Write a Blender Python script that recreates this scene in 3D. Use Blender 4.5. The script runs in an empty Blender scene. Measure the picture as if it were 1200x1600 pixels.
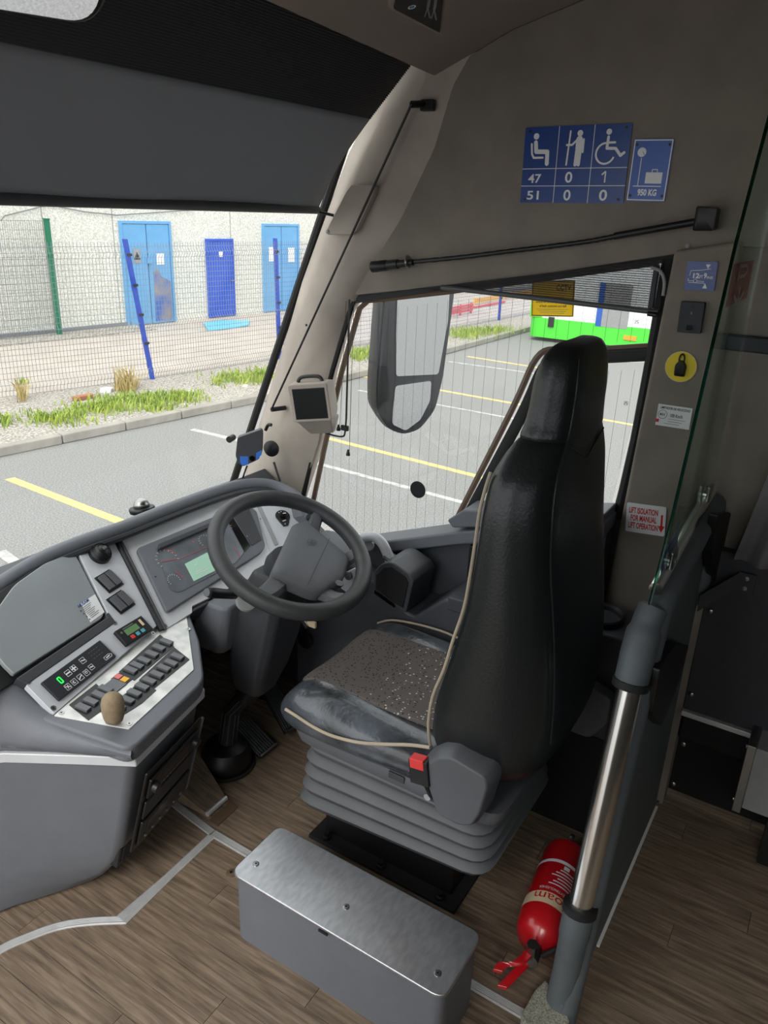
import bpy, bmesh, math, random
from mathutils import Vector, Matrix
random.seed(7)
sc = bpy.context.scene
COL = sc.collection
V = Vector
# ------------------------------------------------------------------ camera
# World: X to the driver's (right hand) side of the coach, Y forward, Z up, floor z = 0, street z = -1.25.
FPX = 1205.0
_d = V((485-600, 3880-800, FPX)).normalized()
_xx = -1500-600.0
_yv = V((_xx, -(_d.x*_xx+_d.z*FPX)/_d.y, FPX)).normalized()
_up = -_d
_xv = _yv.cross(_up)
RW = Matrix((_xv, _yv, _up))            # camera (x right, y down, z ahead) -> world
CAMP = V((0, 0, 1.65))
cam = bpy.data.cameras.new('camera'); camo = bpy.data.objects.new('camera', cam); COL.objects.link(camo)
cam.sensor_fit = 'VERTICAL'; cam.sensor_height = 24.0; cam.sensor_width = 18.0
cam.lens = FPX/1600*24.0; cam.clip_start = 0.02; cam.clip_end = 300
cr, cdn, cf = RW @ V((1,0,0)), RW @ V((0,1,0)), RW @ V((0,0,1))
camo.matrix_world = Matrix(((cr.x, -cdn.x, -cf.x, CAMP.x), (cr.y, -cdn.y, -cf.y, CAMP.y), (cr.z, -cdn.z, -cf.z, CAMP.z), (0,0,0,1)))
sc.camera = camo
def ray(u, v): return RW @ V((u-600, v-800, FPX))
def at(u, v, **k):
    r = ray(u, v); a, val = list(k.items())[0]; i = 'xyz'.index(a)
    return CAMP + r*((val-CAMP[i])/r[i])
def onp(u, v, p, n):
    r = ray(u, v); return CAMP + r*((V(p)-CAMP).dot(n)/r.dot(n))
# ------------------------------------------------------------------ sky, sun, exposure
w = bpy.data.worlds.new('overcast_sky'); sc.world = w; w.use_nodes = True
nt = w.node_tree; nt.nodes.clear()
out = nt.nodes.new('ShaderNodeOutputWorld'); bg = nt.nodes.new('ShaderNodeBackground')
tc = nt.nodes.new('ShaderNodeTexCoord'); sx = nt.nodes.new('ShaderNodeSeparateXYZ'); rp = nt.nodes.new('ShaderNodeValToRGB')
nt.links.new(tc.outputs['Generated'], sx.inputs[0]); nt.links.new(sx.outputs['Z'], rp.inputs[0])
rp.color_ramp.elements[0].color = (0.80, 0.83, 0.86, 1); rp.color_ramp.elements[1].color = (1.0, 1.0, 1.0, 1)
nt.links.new(rp.outputs[0], bg.inputs[0]); bg.inputs[1].default_value = 1.25
nt.links.new(bg.outputs[0], out.inputs[0])
sun = bpy.data.lights.new('hazy_sun', 'SUN'); sun.energy = 1.1; sun.angle = math.radians(25); sun.color = (1.0, 0.97, 0.92)
suno = bpy.data.objects.new('hazy_sun', sun); COL.objects.link(suno)
suno.rotation_euler = (math.radians(8), math.radians(-48), 0)
sc.view_settings.view_transform = 'Standard'; sc.view_settings.look = 'None'
sc.view_settings.gamma = 1.0; sc.view_settings.use_curve_mapping = False
sc.view_settings.exposure = 0.95
# ------------------------------------------------------------------ materials
def lin(c):
    f = lambda x: (x/12.92 if x <= 0.04045 else ((x+0.055)/1.055)**2.4)
    return tuple(f(x/255.0) for x in c)+(1.0,)
MATS = {}
def mat(name, rgb, rough=0.5, metal=0.0, var=0.12, vscale=18.0, bump=0.0, bscale=300.0, rgb2=None, coord='Object', spec=0.5, stretch=None, emis=0.0, coat=0.0, detail=3.0):
    m = bpy.data.materials.new(name); m.use_nodes = True; nt = m.node_tree; N = nt.nodes; L = nt.links
    b = N['Principled BSDF']
    b.inputs['Roughness'].default_value = rough; b.inputs['Metallic'].default_value = metal
    b.inputs['Specular IOR Level'].default_value = spec
    if coat: b.inputs['Coat Weight'].default_value = coat; b.inputs['Coat Roughness'].default_value = 0.1
    c1 = lin(rgb)
    c2 = lin(rgb2) if rgb2 else tuple(x*(1-var) for x in c1[:3])+(1,)
    tcn = N.new('ShaderNodeTexCoord'); src = tcn.outputs[coord]
    if stretch:
        mp = N.new('ShaderNodeMapping'); mp.inputs['Scale'].default_value = stretch; L.new(src, mp.inputs[0]); src = mp.outputs[0]
    if var or rgb2:
        nz = N.new('ShaderNodeTexNoise'); nz.inputs['Scale'].default_value = vscale; nz.inputs['Detail'].default_value = detail
        L.new(src, nz.inputs['Vector'])
        r = N.new('ShaderNodeValToRGB'); r.color_ramp.elements[0].position = 0.35; r.color_ramp.elements[1].position = 0.65
        r.color_ramp.elements[0].color = c2; r.color_ramp.elements[1].color = c1
        L.new(nz.outputs['Fac'], r.inputs[0]); L.new(r.outputs[0], b.inputs['Base Color'])
    else: b.inputs['Base Color'].default_value = c1
    if bump:
        bz = N.new('ShaderNodeTexNoise'); bz.inputs['Scale'].default_value = bscale; bz.inputs['Detail'].default_value = 2
        L.new(src, bz.inputs['Vector'])
        bp = N.new('ShaderNodeBump'); bp.inputs['Strength'].default_value = bump; bp.inputs['Distance'].default_value = 0.002
        L.new(bz.outputs['Fac'], bp.inputs['Height']); L.new(bp.outputs[0], b.inputs['Normal'])
    if emis:
        b.inputs['Emission Color'].default_value = c1; b.inputs['Emission Strength'].default_value = emis
    MATS[name] = m; return m
def glassmat(name, tint, refl=1.0, rough=0.0, fac=None):
    m = bpy.data.materials.new(name); m.use_nodes = True; nt = m.node_tree; N = nt.nodes; L = nt.links; N.clear()
    o = N.new('ShaderNodeOutputMaterial'); mx = N.new('ShaderNodeMixShader'); t = N.new('ShaderNodeBsdfTransparent'); g = N.new('ShaderNodeBsdfGlossy')
    t.inputs[0].default_value = tint; g.inputs['Roughness'].default_value = rough; g.inputs[0].default_value = (refl,)*3+(1,)
    if fac is None:
        f = N.new('ShaderNodeLayerWeight'); f.inputs[0].default_value = 0.5
        pw = N.new('ShaderNodeMath'); pw.operation = 'POWER'; pw.inputs[1].default_value = 5.0; L.new(f.outputs['Facing'], pw.inputs[0])
        ml = N.new('ShaderNodeMath'); ml.operation = 'MULTIPLY_ADD'; ml.inputs[1].default_value = 0.55; ml.inputs[2].default_value = 0.03; L.new(pw.outputs[0], ml.inputs[0]); L.new(ml.outputs[0], mx.inputs[0])
    else: mx.inputs[0].default_value = fac
    L.new(t.outputs[0], mx.inputs[1]); L.new(g.outputs[0], mx.inputs[2]); L.new(mx.outputs[0], o.inputs[0])
    MATS[name] = m; return m
def meshcloth(name, rgb, alpha):
    m = bpy.data.materials.new(name); m.use_nodes = True; nt = m.node_tree; N = nt.nodes; L = nt.links; N.clear()
    o = N.new('ShaderNodeOutputMaterial'); mx = N.new('ShaderNodeMixShader'); t = N.new('ShaderNodeBsdfTransparent'); g = N.new('ShaderNodeBsdfDiffuse')
    g.inputs[0].default_value = lin(rgb)
    tcn = N.new('ShaderNodeTexCoord'); wv = N.new('ShaderNodeTexWave'); wv.bands_direction = 'Z'; wv.inputs['Scale'].default_value = 55
    L.new(tcn.outputs['Object'], wv.inputs['Vector'])
    mr = N.new('ShaderNodeMapRange'); mr.inputs['To Min'].default_value = alpha-0.12; mr.inputs['To Max'].default_value = min(1, alpha+0.12)
    L.new(wv.outputs['Fac'], mr.inputs[0]); L.new(mr.outputs[0], mx.inputs[0])
    L.new(t.outputs[0], mx.inputs[1]); L.new(g.outputs[0], mx.inputs[2]); L.new(mx.outputs[0], o.inputs[0]); MATS[name] = m; return m
mat('taupe', (134,125,115), 0.85, var=0.16, vscale=9, bump=0.25, bscale=500, detail=6)
mat('taupe_lit', (178,167,156), 0.8, var=0.18, vscale=7, bump=0.2, bscale=420, detail=6)  # lighter copy of taupe, daylight on the front pillar put into the colour
mat('headliner', (150,136,128), 0.85, var=0.1, vscale=5, bump=0.2, bscale=500)
mat('dash_grey', (104,107,113), 0.55, var=0.06, bump=0.25, bscale=700)
mat('dash_dark', (56,58,62), 0.5, var=0.08, bump=0.2, bscale=600)
mat('console_dark', (66,68,73), 0.5, var=0.08, bump=0.2, bscale=600)
mat('fascia', (198,201,206), 0.4, metal=0.1, var=0.05, vscale=30)
mat('fascia_pale', (206,208,211), 0.4, metal=0.1, var=0.05)
mat('binlid', (140,146,148), 0.36, var=0.12, vscale=5)
mat('aluminium', (222,223,223), 0.34, metal=0.5, var=0.12, vscale=25, bump=0.06, bscale=90, detail=8)
mat('worn_silver', (226,225,222), 0.45, metal=0.2, var=0, rgb2=(192,194,192), vscale=26, detail=6)
mat('brushed', (206,208,212), 0.33, metal=0.9, var=0.18, vscale=7, bump=0.02, bscale=90, stretch=(5,14,6), detail=10)
mat('chrome', (236,235,230), 0.2, metal=1.0, var=0.0)
mat('steel', (170,170,168), 0.3, metal=1.0, var=0.15)
mat('black', (17,17,18), 0.45, var=0.0)
mat('black_gloss', (10,10,12), 0.12, var=0.0)
mat('black_matte', (20,20,21), 0.8, var=0.1)
mat('black_rubber', (24,24,25), 0.7, var=0.1)
mat('button', (84,86,90), 0.35, var=0.05)
mat('leather', (34,35,37), 0.36, var=0.15, vscale=14, bump=0.5, bscale=130, detail=6)
mat('leather_worn_sheen', (84,89,96), 0.26, var=0, rgb2=(46,49,52), vscale=11, bump=0.7, bscale=70, detail=7, coat=0.35)  # pale grey-blue mottling paints the bright sheen on the worn leather
mat('leather_back', (30,33,34), 0.36, var=0.12, vscale=6, bump=0.35, bscale=150)
mat('piping', (176,163,142), 0.6, var=0.1)
mat('seat_plastic', (90,92,96), 0.5, var=0.06, bump=0.25, bscale=500)
mat('bellows', (100,101,104), 0.6, var=0.12, vscale=8)
mat('wheel_rubber', (58,59,60), 0.48, var=0.2, vscale=25, bump=0.3, bscale=400)
mat('wheel_pad', (96,98,102), 0.6, var=0.05, bump=0.35, bscale=900)
def clothmat(name, rgb, trans):
    m = mat(name, rgb, 0.7, var=0.06, vscale=4); N = m.node_tree.nodes; L = m.node_tree.links; b = N['Principled BSDF']; o = N['Material Output']
    t = N.new('ShaderNodeBsdfTranslucent'); t.inputs[0].default_value = lin(rgb); mx = N.new('ShaderNodeMixShader'); mx.inputs[0].default_value = trans
    L.new(b.outputs[0], mx.inputs[1]); L.new(t.outputs[0], mx.inputs[2]); L.new(mx.outputs[0], o.inputs[0])
clothmat('blind', (140,140,143), 0.46); clothmat('cctv_yellow', (252,228,70), 0.5)
mat('blind_bar', (78,78,80), 0.5, var=0.0)
mat('ribbed', (78,78,80), 0.6, var=0.05)
mat('white', (225,226,226), 0.5, var=0.0)
mat('print_white', (232,233,235), 0.5, var=0.0)
mat('print_grey', (120,122,125), 0.5, var=0.0)
mat('print_dark', (30,32,38), 0.5, var=0.0)
mat('sign_blue', (28,66,138), 0.28, var=0.06, vscale=6)
mat('sign_blue2', (32,86,176), 0.3, var=0.06, vscale=6)
mat('red', (196,22,32), 0.3, var=0.05, coat=0.4)
mat('red_print', (200,28,36), 0.5, var=0.0)
mat('red_button', (226,60,58), 0.45, var=0.0)
mat('cream_print', (226,205,170), 0.5, var=0.0)
mat('yellow', (232,206,40), 0.5, var=0.03)
mat('amber', (228,172,40), 0.5, var=0.0)
mat('pinkred', (205,112,110), 0.5, var=0.0)

mat('foam', (150,132,106), 0.95, var=0.2, vscale=60, bump=0.8, bscale=600)
mat('display_green', (140,176,156), 0.4, var=0.0, emis=0.25)
mat('lcd_green', (92,128,84), 0.4, var=0.0, emis=0.1)
mat('led_green', (30,220,70), 0.4, var=0.0, emis=1.2)
mat('gauge_face', (118,124,131), 0.2, var=0.45, vscale=9)  # pale mottled grey stands in for reflections on the instruments
mat('gauge_red', (196,84,84), 0.4, var=0.0)
mat('cyan_key', (90,170,190), 0.4, var=0.0)
mat('screen', (12,14,16), 0.3, var=0.1, vscale=12, spec=0.25)
mat('bronze', (104,86,70), 0.45, var=0.08)
mat('curtain', (128,124,126), 0.9, var=0.12, vscale=10)
mat('panel_char', (60,60,64), 0.75, var=0.1, bump=0.2, bscale=500)
mat('partition', (90,96,99), 0.55, var=0.1, bump=0.15, bscale=400)
mat('light_grey', (150,150,150), 0.5, var=0.1)
mat('blue_plastic', (52,112,205), 0.4, var=0.0)
mat('subfloor', (40,36,32), 0.8, var=0.1)
mat('speckle', (180,178,165), 0.7, var=0, rgb2=(120,118,105), vscale=300)
# outside
mat('tarmac', (148,147,145), 0.95, var=0, rgb2=(112,111,109), vscale=60, bump=0.8, bscale=120, coord='Object', detail=15)
mat('concrete_path', (186,176,166), 0.95, var=0.15, vscale=1.5, bump=0.3, bscale=40, detail=8)
mat('kerb', (158,153,144), 0.95, var=0.2, vscale=5, detail=8)
mat('gravel', (190,184,174), 0.95, var=0, rgb2=(110,104,96), vscale=34, bump=1.0, bscale=60, detail=4)
mat('line_yellow', (222,196,124), 0.9, var=0, rgb2=(186,170,122), vscale=14, detail=8)
mat('line_white', (196,194,189), 0.9, var=0, rgb2=(150,149,146), vscale=9, detail=8)
mat('render_wall', (228,227,220), 0.95, var=0, rgb2=(184,182,172), vscale=30, bump=0.8, bscale=25, detail=8)
mat('door_blue', (98,160,208), 0.6, var=0.1, vscale=3, detail=8)
mat('door_stain', (58,98,170), 0.7, var=0, rgb2=(150,140,130), vscale=2.2, detail=8)
mat('door_dark', (26,80,190), 0.5, var=0.06)
mat('post_blue', (36,72,176), 0.5, var=0.15, vscale=5)
mat('post_green', (24,110,80), 0.6, var=0.1)
mat('wire', (126,128,134), 0.6, var=0.0)
mat('wire_blue', (84,104,150), 0.6, var=0.0)
mat('wire_dark', (90,96,98), 0.6, var=0.0)
mat('grass', (168,182,84), 0.9, var=0, rgb2=(120,146,58), vscale=3, detail=4)
mat('dry_grass', (186,166,110), 0.9, var=0.2)
mat('sheet_blue', (110,190,226), 0.5, var=0.05)
mat('brick', (170,110,84), 0.9, var=0.2)
mat('litter', (220,222,224), 0.8, var=0.1)
mat('bus_green', (78,214,58), 0.3, var=0.0)
mat('bus_white', (238,240,242), 0.35, var=0.0)
mat('barrier_red', (226,88,80), 0.6, var=0.1)
mat('orange', (236,160,40), 0.4, var=0.0)
glassmat('pane_glass', (0.97,0.985,0.98,1))
glassmat('side_glass', (0.93,0.945,0.94,1))
glassmat('screen_glass', (0.86,0.93,0.90,1))
glassmat('glass_edge', (0.10,0.32,0.25,1), 0.6, 0.1)
glassmat('cover_glass', (0.9,0.92,0.92,1))
m_ = mat('mirror', (225,228,230), 0.02, metal=1.0, var=0)
meshcloth('sun_mesh', (64,62,62), 0.62)
def plankmat(name, shift):
    m = bpy.data.materials.new(name); m.use_nodes = True; nt = m.node_tree; N = nt.nodes; L = nt.links; b = N['Principled BSDF']
    b.inputs['Roughness'].default_value = 0.5
    tcn = N.new('ShaderNodeTexCoord'); mp = N.new('ShaderNodeMapping'); mp.inputs['Scale'].default_value = (42, 2.6, 8); mp.inputs['Location'].default_value = (shift*3.1, shift*1.7, 0)
    L.new(tcn.outputs['Object'], mp.inputs[0])
    nz = N.new('ShaderNodeTexNoise'); nz.inputs['Scale'].default_value = 2.2; nz.inputs['Detail'].default_value = 9; nz.inputs['Roughness'].default_value = 0.62; nz.inputs['Distortion'].default_value = 0.35
    L.new(mp.outputs[0], nz.inputs['Vector'])
    r = N.new('ShaderNodeValToRGB'); e = r.color_ramp.elements; e[0].position = 0.28; e[1].position = 0.74
    k = 1.0+0.1*math.sin(shift*2.3)
    e[0].color = tuple(x*k for x in lin((78,67,57))[:3])+(1,); e[1].color = tuple(x*k for x in lin((158,139,119))[:3])+(1,)
    n2 = e.new(0.5); n2.color = tuple(x*k for x in lin((120,104,88))[:3])+(1,)
    L.new(nz.outputs['Fac'], r.inputs[0]); L.new(r.outputs[0], b.inputs['Base Color'])
    bp = N.new('ShaderNodeBump'); bp.inputs['Strength'].default_value = 0.15; bp.inputs['Distance'].default_value = 0.001
    L.new(nz.outputs['Fac'], bp.inputs['Height']); L.new(bp.outputs[0], b.inputs['Normal'])
    MATS[name] = m
for i in range(5): plankmat('plank%d' % i, i*1.37)
def insertmat():
    m = bpy.data.materials.new('seat_fabric'); m.use_nodes = True; nt = m.node_tree; N = nt.nodes; L = nt.links; b = N['Principled BSDF']
    b.inputs['Roughness'].default_value = 0.95
    tcn = N.new('ShaderNodeTexCoord')
    vo = N.new('ShaderNodeTexVoronoi'); vo.inputs['Scale'].default_value = 105; L.new(tcn.outputs['Object'], vo.inputs['Vector'])
    lt = N.new('ShaderNodeMath'); lt.operation = 'LESS_THAN'; lt.inputs[1].default_value = 0.27; L.new(vo.outputs['Distance'], lt.inputs[0])
    sp = N.new('ShaderNodeSeparateXYZ'); L.new(vo.outputs['Color'], sp.inputs[0])
    # flecks are worn dark towards the front of the cushion and still pale towards the back
    so = N.new('ShaderNodeSeparateXYZ'); L.new(tcn.outputs['Object'], so.inputs[0])
    mr = N.new('ShaderNodeMapRange'); mr.inputs[1].default_value = 0.10; mr.inputs[2].default_value = -0.16; mr.inputs[3].default_value = 0.0; mr.inputs[4].default_value = 1.0
    L.new(so.outputs['Y'], mr.inputs[0])
    th = N.new('ShaderNodeMath'); th.operation = 'LESS_THAN'; L.new(sp.outputs[0], th.inputs[0]); L.new(mr.outputs[0], th.inputs[1])
    mx = N.new('ShaderNodeMix'); mx.data_type = 'RGBA'; mx.inputs['A'].default_value = lin((40,38,38)); mx.inputs['B'].default_value = lin((196,188,178)); L.new(th.outputs[0], mx.inputs['Factor'])
    m2 = N.new('ShaderNodeMix'); m2.data_type = 'RGBA'; m2.inputs['A'].default_value = lin((92,86,82)); L.new(mx.outputs['Result'], m2.inputs['B']); L.new(lt.outputs[0], m2.inputs['Factor'])
    L.new(m2.outputs['Result'], b.inputs['Base Color'])
    nz = N.new('ShaderNodeTexNoise'); nz.inputs['Scale'].default_value = 400; L.new(tcn.outputs['Object'], nz.inputs['Vector'])
    bp = N.new('ShaderNodeBump'); bp.inputs['Strength'].default_value = 0.4; bp.inputs['Distance'].default_value = 0.002; L.new(nz.outputs['Fac'], bp.inputs['Height']); L.new(bp.outputs[0], b.inputs['Normal'])
    MATS['seat_fabric'] = m
insertmat()
# ------------------------------------------------------------------ mesh helpers
class B:
    def __init__(s): s.v = []; s.f = []
    def add(s, vs, fs):
        o = len(s.v); s.v += [V(p) for p in vs]; s.f += [tuple(i+o for i in f) for f in fs]; return s
    def prism(s, pts, ext):
        pts = [V(p) for p in pts]; n = len(pts); e = V(ext)
        nrm = V((0,0,0))
        for i in range(n): nrm += (pts[i]-pts[0]).cross(pts[(i+1) % n]-pts[0])
        if nrm.dot(e) > 0: pts = pts[::-1]
        vs = pts+[p+e for p in pts]
        fs = [tuple(range(n)), tuple(range(2*n-1, n-1, -1))]+[(i, i+n, (i+1) % n+n, (i+1) % n)[::1] for i in range(n)]
        return s.add(vs, fs)
    def box(s, x0, x1, y0, y1, z0, z1):
        return s.prism([(x0,y0,z0),(x1,y0,z0),(x1,y1,z0),(x0,y1,z0)], (0,0,z1-z0))
    def face(s, pts): return s.add(pts, [tuple(range(len(pts)))])
    def loft(s, rings, caps=True, closed=True):
        n = len(rings[0]); vs = [p for r in rings for p in r]; fs = []
        for k in range(len(rings)-1):
            for i in range(n if closed else n-1):
                j = (i+1) % n; fs.append((k*n+i, k*n+j, (k+1)*n+j, (k+1)*n+i))
        if caps: fs.append(tuple(range(n))[::-1]); fs.append(tuple(range((len(rings)-1)*n, len(rings)*n)))
        return s.add(vs, fs)
    def tube(s, pts, r, seg=10, closed=False, flat=1.0, ref=None):
        pts = [V(p) for p in pts]; n = len(pts)
        rs = r if isinstance(r, (list, tuple)) else [r]*n
        t0 = (pts[1]-pts[0]).normalized()
        a = V(ref) if ref is not None else (V((0,0,1)) if abs(t0.z) < 0.9 else V((1,0,0)))
        a = (a-t0*a.dot(t0)).normalized(); rings = []
        for i in range(n):
            if closed: t = (pts[(i+1) % n]-pts[i-1])
            else: t = pts[min(i+1, n-1)]-pts[max(i-1, 0)]
            t.normalize(); a = (a-t*a.dot(t)).normalized(); b = t.cross(a)
            rings.append([pts[i]+a*(math.cos(q)*rs[i])+b*(math.sin(q)*rs[i]*flat) for q in [2*math.pi*j/seg for j in range(seg)]])
        if closed: rings.append(rings[0]); return s.loft(rings, caps=False)
        return s.loft(rings)
    def cyl(s, p, q, r, seg=16, r2=None): return s.tube([p, q], [r, r if r2 is None else r2], seg)
    def lathe(s, prof, o, ax, seg=20):
        o = V(o); ax = V(ax).normalized(); a = V((0,0,1)) if abs(ax.z) < 0.9 else V((1,0,0)); a = (a-ax*a.dot(ax)).normalized(); b = ax.cross(a)
        return s.loft([[o+ax*h+a*(math.cos(2*math.pi*j/seg)*r)+b*(math.sin(2*math.pi*j/seg)*r) for j in range(seg)] for r, h in prof])
    def ball(s, c, r, seg=14, rows=8, sc3=(1,1,1)):
        c = V(c); rings = []
        for k in range(1, rows):
            t = math.pi*k/rows
            rings.append([c+V((math.sin(t)*math.cos(2*math.pi*j/seg)*r*sc3[0], math.sin(t)*math.sin(2*math.pi*j/seg)*r*sc3[1], -math.cos(t)*r*sc3[2])) for j in range(seg)])
        return s.loft(rings)
    def build(s, name, m, parent=None, smooth=False, bevel=0, seg=2, angle=35, subsurf=0, label=None, cat=None, group=None, kind=None):
        vs = s.v
        lo = V((min(p.x for p in vs), min(p.y for p in vs), min(p.z for p in vs))); hi = V((max(p.x for p in vs), max(p.y for p in vs), max(p.z for p in vs)))
        c = (lo+hi)/2
        me = bpy.data.meshes.new(name); me.from_pydata([p-c for p in vs], [], s.f); me.validate()
        bm = bmesh.new(); bm.from_mesh(me); bmesh.ops.recalc_face_normals(bm, faces=bm.faces); bm.to_mesh(me); bm.free()
        me.materials.append(MATS[m])
        o = bpy.data.objects.new(name, me); COL.objects.link(o); o.location = c
        if parent is not None: setpar(o, parent)
        if smooth or bevel:
            for p in me.polygons: p.use_smooth = True
            me.set_sharp_from_angle(angle=math.radians(angle))
        if bevel:
            md = o.modifiers.new('bevel', 'BEVEL'); md.width = bevel; md.segments = seg; md.limit_method = 'ANGLE'; md.angle_limit = math.radians(angle); md.harden_normals = True
        if subsurf:
            md = o.modifiers.new('sub', 'SUBSURF'); md.levels = subsurf; md.render_levels = subsurf
        tag(o, label, cat, group, kind)
        return o
def wloc(o):
    l = o.location.copy()
    return l
WL = {}
def setpar(o, parent):
    o.parent = parent
    pw = WL.get(parent.name, parent.location.copy())
    WL[o.name] = o.location.copy()
    o.matrix_parent_inverse = Matrix.Translation(-pw)
def tag(o, label=None, cat=None, group=None, kind=None):
    if label: o['label'] = label
    if cat: o['category'] = cat
    if group: o['group'] = group
    if kind: o['kind'] = kind
    return o
def thing(name, loc, label, cat, group=None):
    e = bpy.data.objects.new(name, None); e.empty_display_size = 0.05; COL.objects.link(e); e.location = V(loc); WL[e.name] = V(loc)
    return tag(e, label, cat, group)
def inst(src, name, M, parent=None, m=None):
    """Copy of src (mesh shared) with world matrix M."""
    o = bpy.data.objects.new(name, src.data)
    for md in src.modifiers:
        n = o.modifiers.new(md.name, md.type)
        if md.type == 'BEVEL': n.width = md.width; n.segments = md.segments; n.limit_method = 'ANGLE'; n.angle_limit = md.angle_limit; n.harden_normals = True
    COL.objects.link(o)
    loc, rot, scl = M.decompose()
    o.location = loc; o.rotation_mode = 'QUATERNION'; o.rotation_quaternion = rot; o.scale = scl
    if parent is not None:
        o.parent = parent; o.matrix_parent_inverse = Matrix.Translation(-WL.get(parent.name, parent.location.copy()))
    return o
class Fr:
    """Local frame: o + a*u + b*v + h*n."""
    def __init__(s, o, u, v):
        s.o = V(o); s.u = V(u).normalized(); v = V(v); s.v = (v-s.u*v.dot(s.u)).normalized(); s.n = s.u.cross(s.v)
    def p(s, a, b, h=0.0): return s.o+s.u*a+s.v*b+s.n*h
    def px(s, u, v, h=0.0): return onp(u, v, s.o+s.n*h, s.n)
    def ab(s, q): q = V(q)-s.o; return q.dot(s.u), q.dot(s.v)
    def pa(s, u, v): return s.ab(s.px(u, v))
    def mat(s, a, b, h=0.0):
        q = s.p(a, b, h)
        return Matrix(((s.u.x, s.v.x, s.n.x, q.x), (s.u.y, s.v.y, s.n.y, q.y), (s.u.z, s.v.z, s.n.z, q.z), (0,0,0,1)))
    def plate(s, poly, h0, h1, b=None):
        b = b or B(); return b.prism([s.p(x, y, h0) for x, y in poly], s.n*(h1-h0))
    def rect(s, a0, a1, b0, b1, h0, h1, b=None, r=0.0):
        pl = [(a0,b0),(a1,b0),(a1,b1),(a0,b1)]
        return s.plate(rnd(pl, r) if r else pl, h0, h1, b)
    def disc(s, a, b_, r, h0, h1, bb=None, seg=20, r2=None):
        return (bb or B()).cyl(s.p(a, b_, h0), s.p(a, b_, h1), r, seg, r2)
    def ring(s, a, b_, r0, r1, h, bb=None, t0=0, t1=360, seg=28, h0=None):
        bb = bb or B(); n = seg
        for k in range(n):
            q0 = math.radians(t0+(t1-t0)*k/n); q1 = math.radians(t0+(t1-t0)*(k+1)/n)
            bb.face([s.p(a+math.cos(q0)*r0, b_+math.sin(q0)*r0, h), s.p(a+math.cos(q0)*r1, b_+math.sin(q0)*r1, h), s.p(a+math.cos(q1)*r1, b_+math.sin(q1)*r1, h), s.p(a+math.cos(q1)*r0, b_+math.sin(q1)*r0, h)])
        return bb
    def stroke(s, pts, wd, h, bb=None, round_=True):
        bb = bb or B(); e5 = 2e-5*(len(bb.f) % 40)
        for i in range(len(pts)-1):
            a = V((pts[i][0], pts[i][1], 0)); c = V((pts[i+1][0], pts[i+1][1], 0)); d = (c-a).normalized(); q = V((-d.y, d.x, 0))*(wd/2)
            e5 += 2e-5; bb.face([s.p(a.x-q.x, a.y-q.y, h+e5), s.p(c.x-q.x, c.y-q.y, h+e5), s.p(c.x+q.x, c.y+q.y, h+e5), s.p(a.x+q.x, a.y+q.y, h+e5)])
        if round_:
            for a in pts:
                e5 += 2e-5; bb.face([s.p(a[0]+math.cos(2*math.pi*k/12)*wd/2, a[1]+math.sin(2*math.pi*k/12)*wd/2, h+e5) for k in range(12)])
        return bb
def rnd(poly, r, seg=5):
    out = []; n = len(poly)
    for i in range(n):
        p = V(poly[i]).to_2d() if len(poly[i]) == 2 else V(poly[i]); a = V(poly[i-1]); c = V(poly[(i+1) % n]); p = V(poly[i])
        ra = r[i] if isinstance(r, (list, tuple)) else r
        da = (a-p); dc = (c-p); la, lc = da.length, dc.length; da.normalize(); dc.normalize()
        if ra <= 0: out.append(tuple(p)); continue
        t = min(ra, la*0.49, lc*0.49)
        s0 = p+da*t; s1 = p+dc*t
        for k in range(seg+1):
            f = k/seg; out.append(tuple(s0*(1-f)**2+p*(2*f*(1-f))+s1*f**2))
    return out
def text(name, s, fr, a0, a1, b0, b1, h, m, parent, shear=0.0, bold=0.018):
    cu = bpy.data.curves.new(name, 'FONT'); cu.body = s; cu.shear = shear; cu.offset = bold; cu.fill_mode = 'FRONT' if False else 'BOTH'; cu.resolution_u = 3
    to = bpy.data.objects.new(name, cu); me = bpy.data.meshes.new_from_object(to)
    bpy.data.objects.remove(to)
    xs = [v.co.x for v in me.vertices]; ys = [v.co.y for v in me.vertices]
    if not xs: return None
    x0, x1, y0, y1 = min(xs), max(xs), min(ys), max(ys)
    bb = B(); bb.v = [fr.p(a0+(v.co.x-x0)/(x1-x0)*(a1-a0), b0+(v.co.y-y0)/(y1-y0)*(b1-b0), h) for v in me.vertices]
    bb.f = [tuple(p.vertices) for p in me.polygons]
    bpy.data.meshes.remove(me)
    return bb.build(name, m, parent)
def qframe(tl, tr, br, bl, **k):
    """frame + size of a rectangular plate seen at four pixels lying on an axis plane"""
    TL, TR, BR, BL = [at(*q, **k) for q in (tl, tr, br, bl)]
    f = Fr(BL, (BR-BL)+(TR-TL), (TL-BL)+(TR-BR))
    W = ((BR-BL).length+(TR-TL).length)/2; H = ((TL-BL).length+(TR-BR).length)/2
    c = (TL+TR+BR+BL)/4; f.o = c-f.u*W/2-f.v*H/2
    return f, W, H
def smoothpath(pts, n=6):
    pts = [V(p) for p in pts]; out = []
    for i in range(len(pts)-1):
        p0, p1, p2, p3 = pts[max(i-1, 0)], pts[i], pts[i+1], pts[min(i+2, len(pts)-1)]
        for k in range(n):
            t = k/n; out.append(0.5*((2*p1)+(p2-p0)*t+(2*p0-5*p1+4*p2-p3)*t*t+(3*p1-p0-3*p2+p3)*t**3))
    out.append(pts[-1]); return out
def lerp(a, b, t): return a+(b-a)*t
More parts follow.
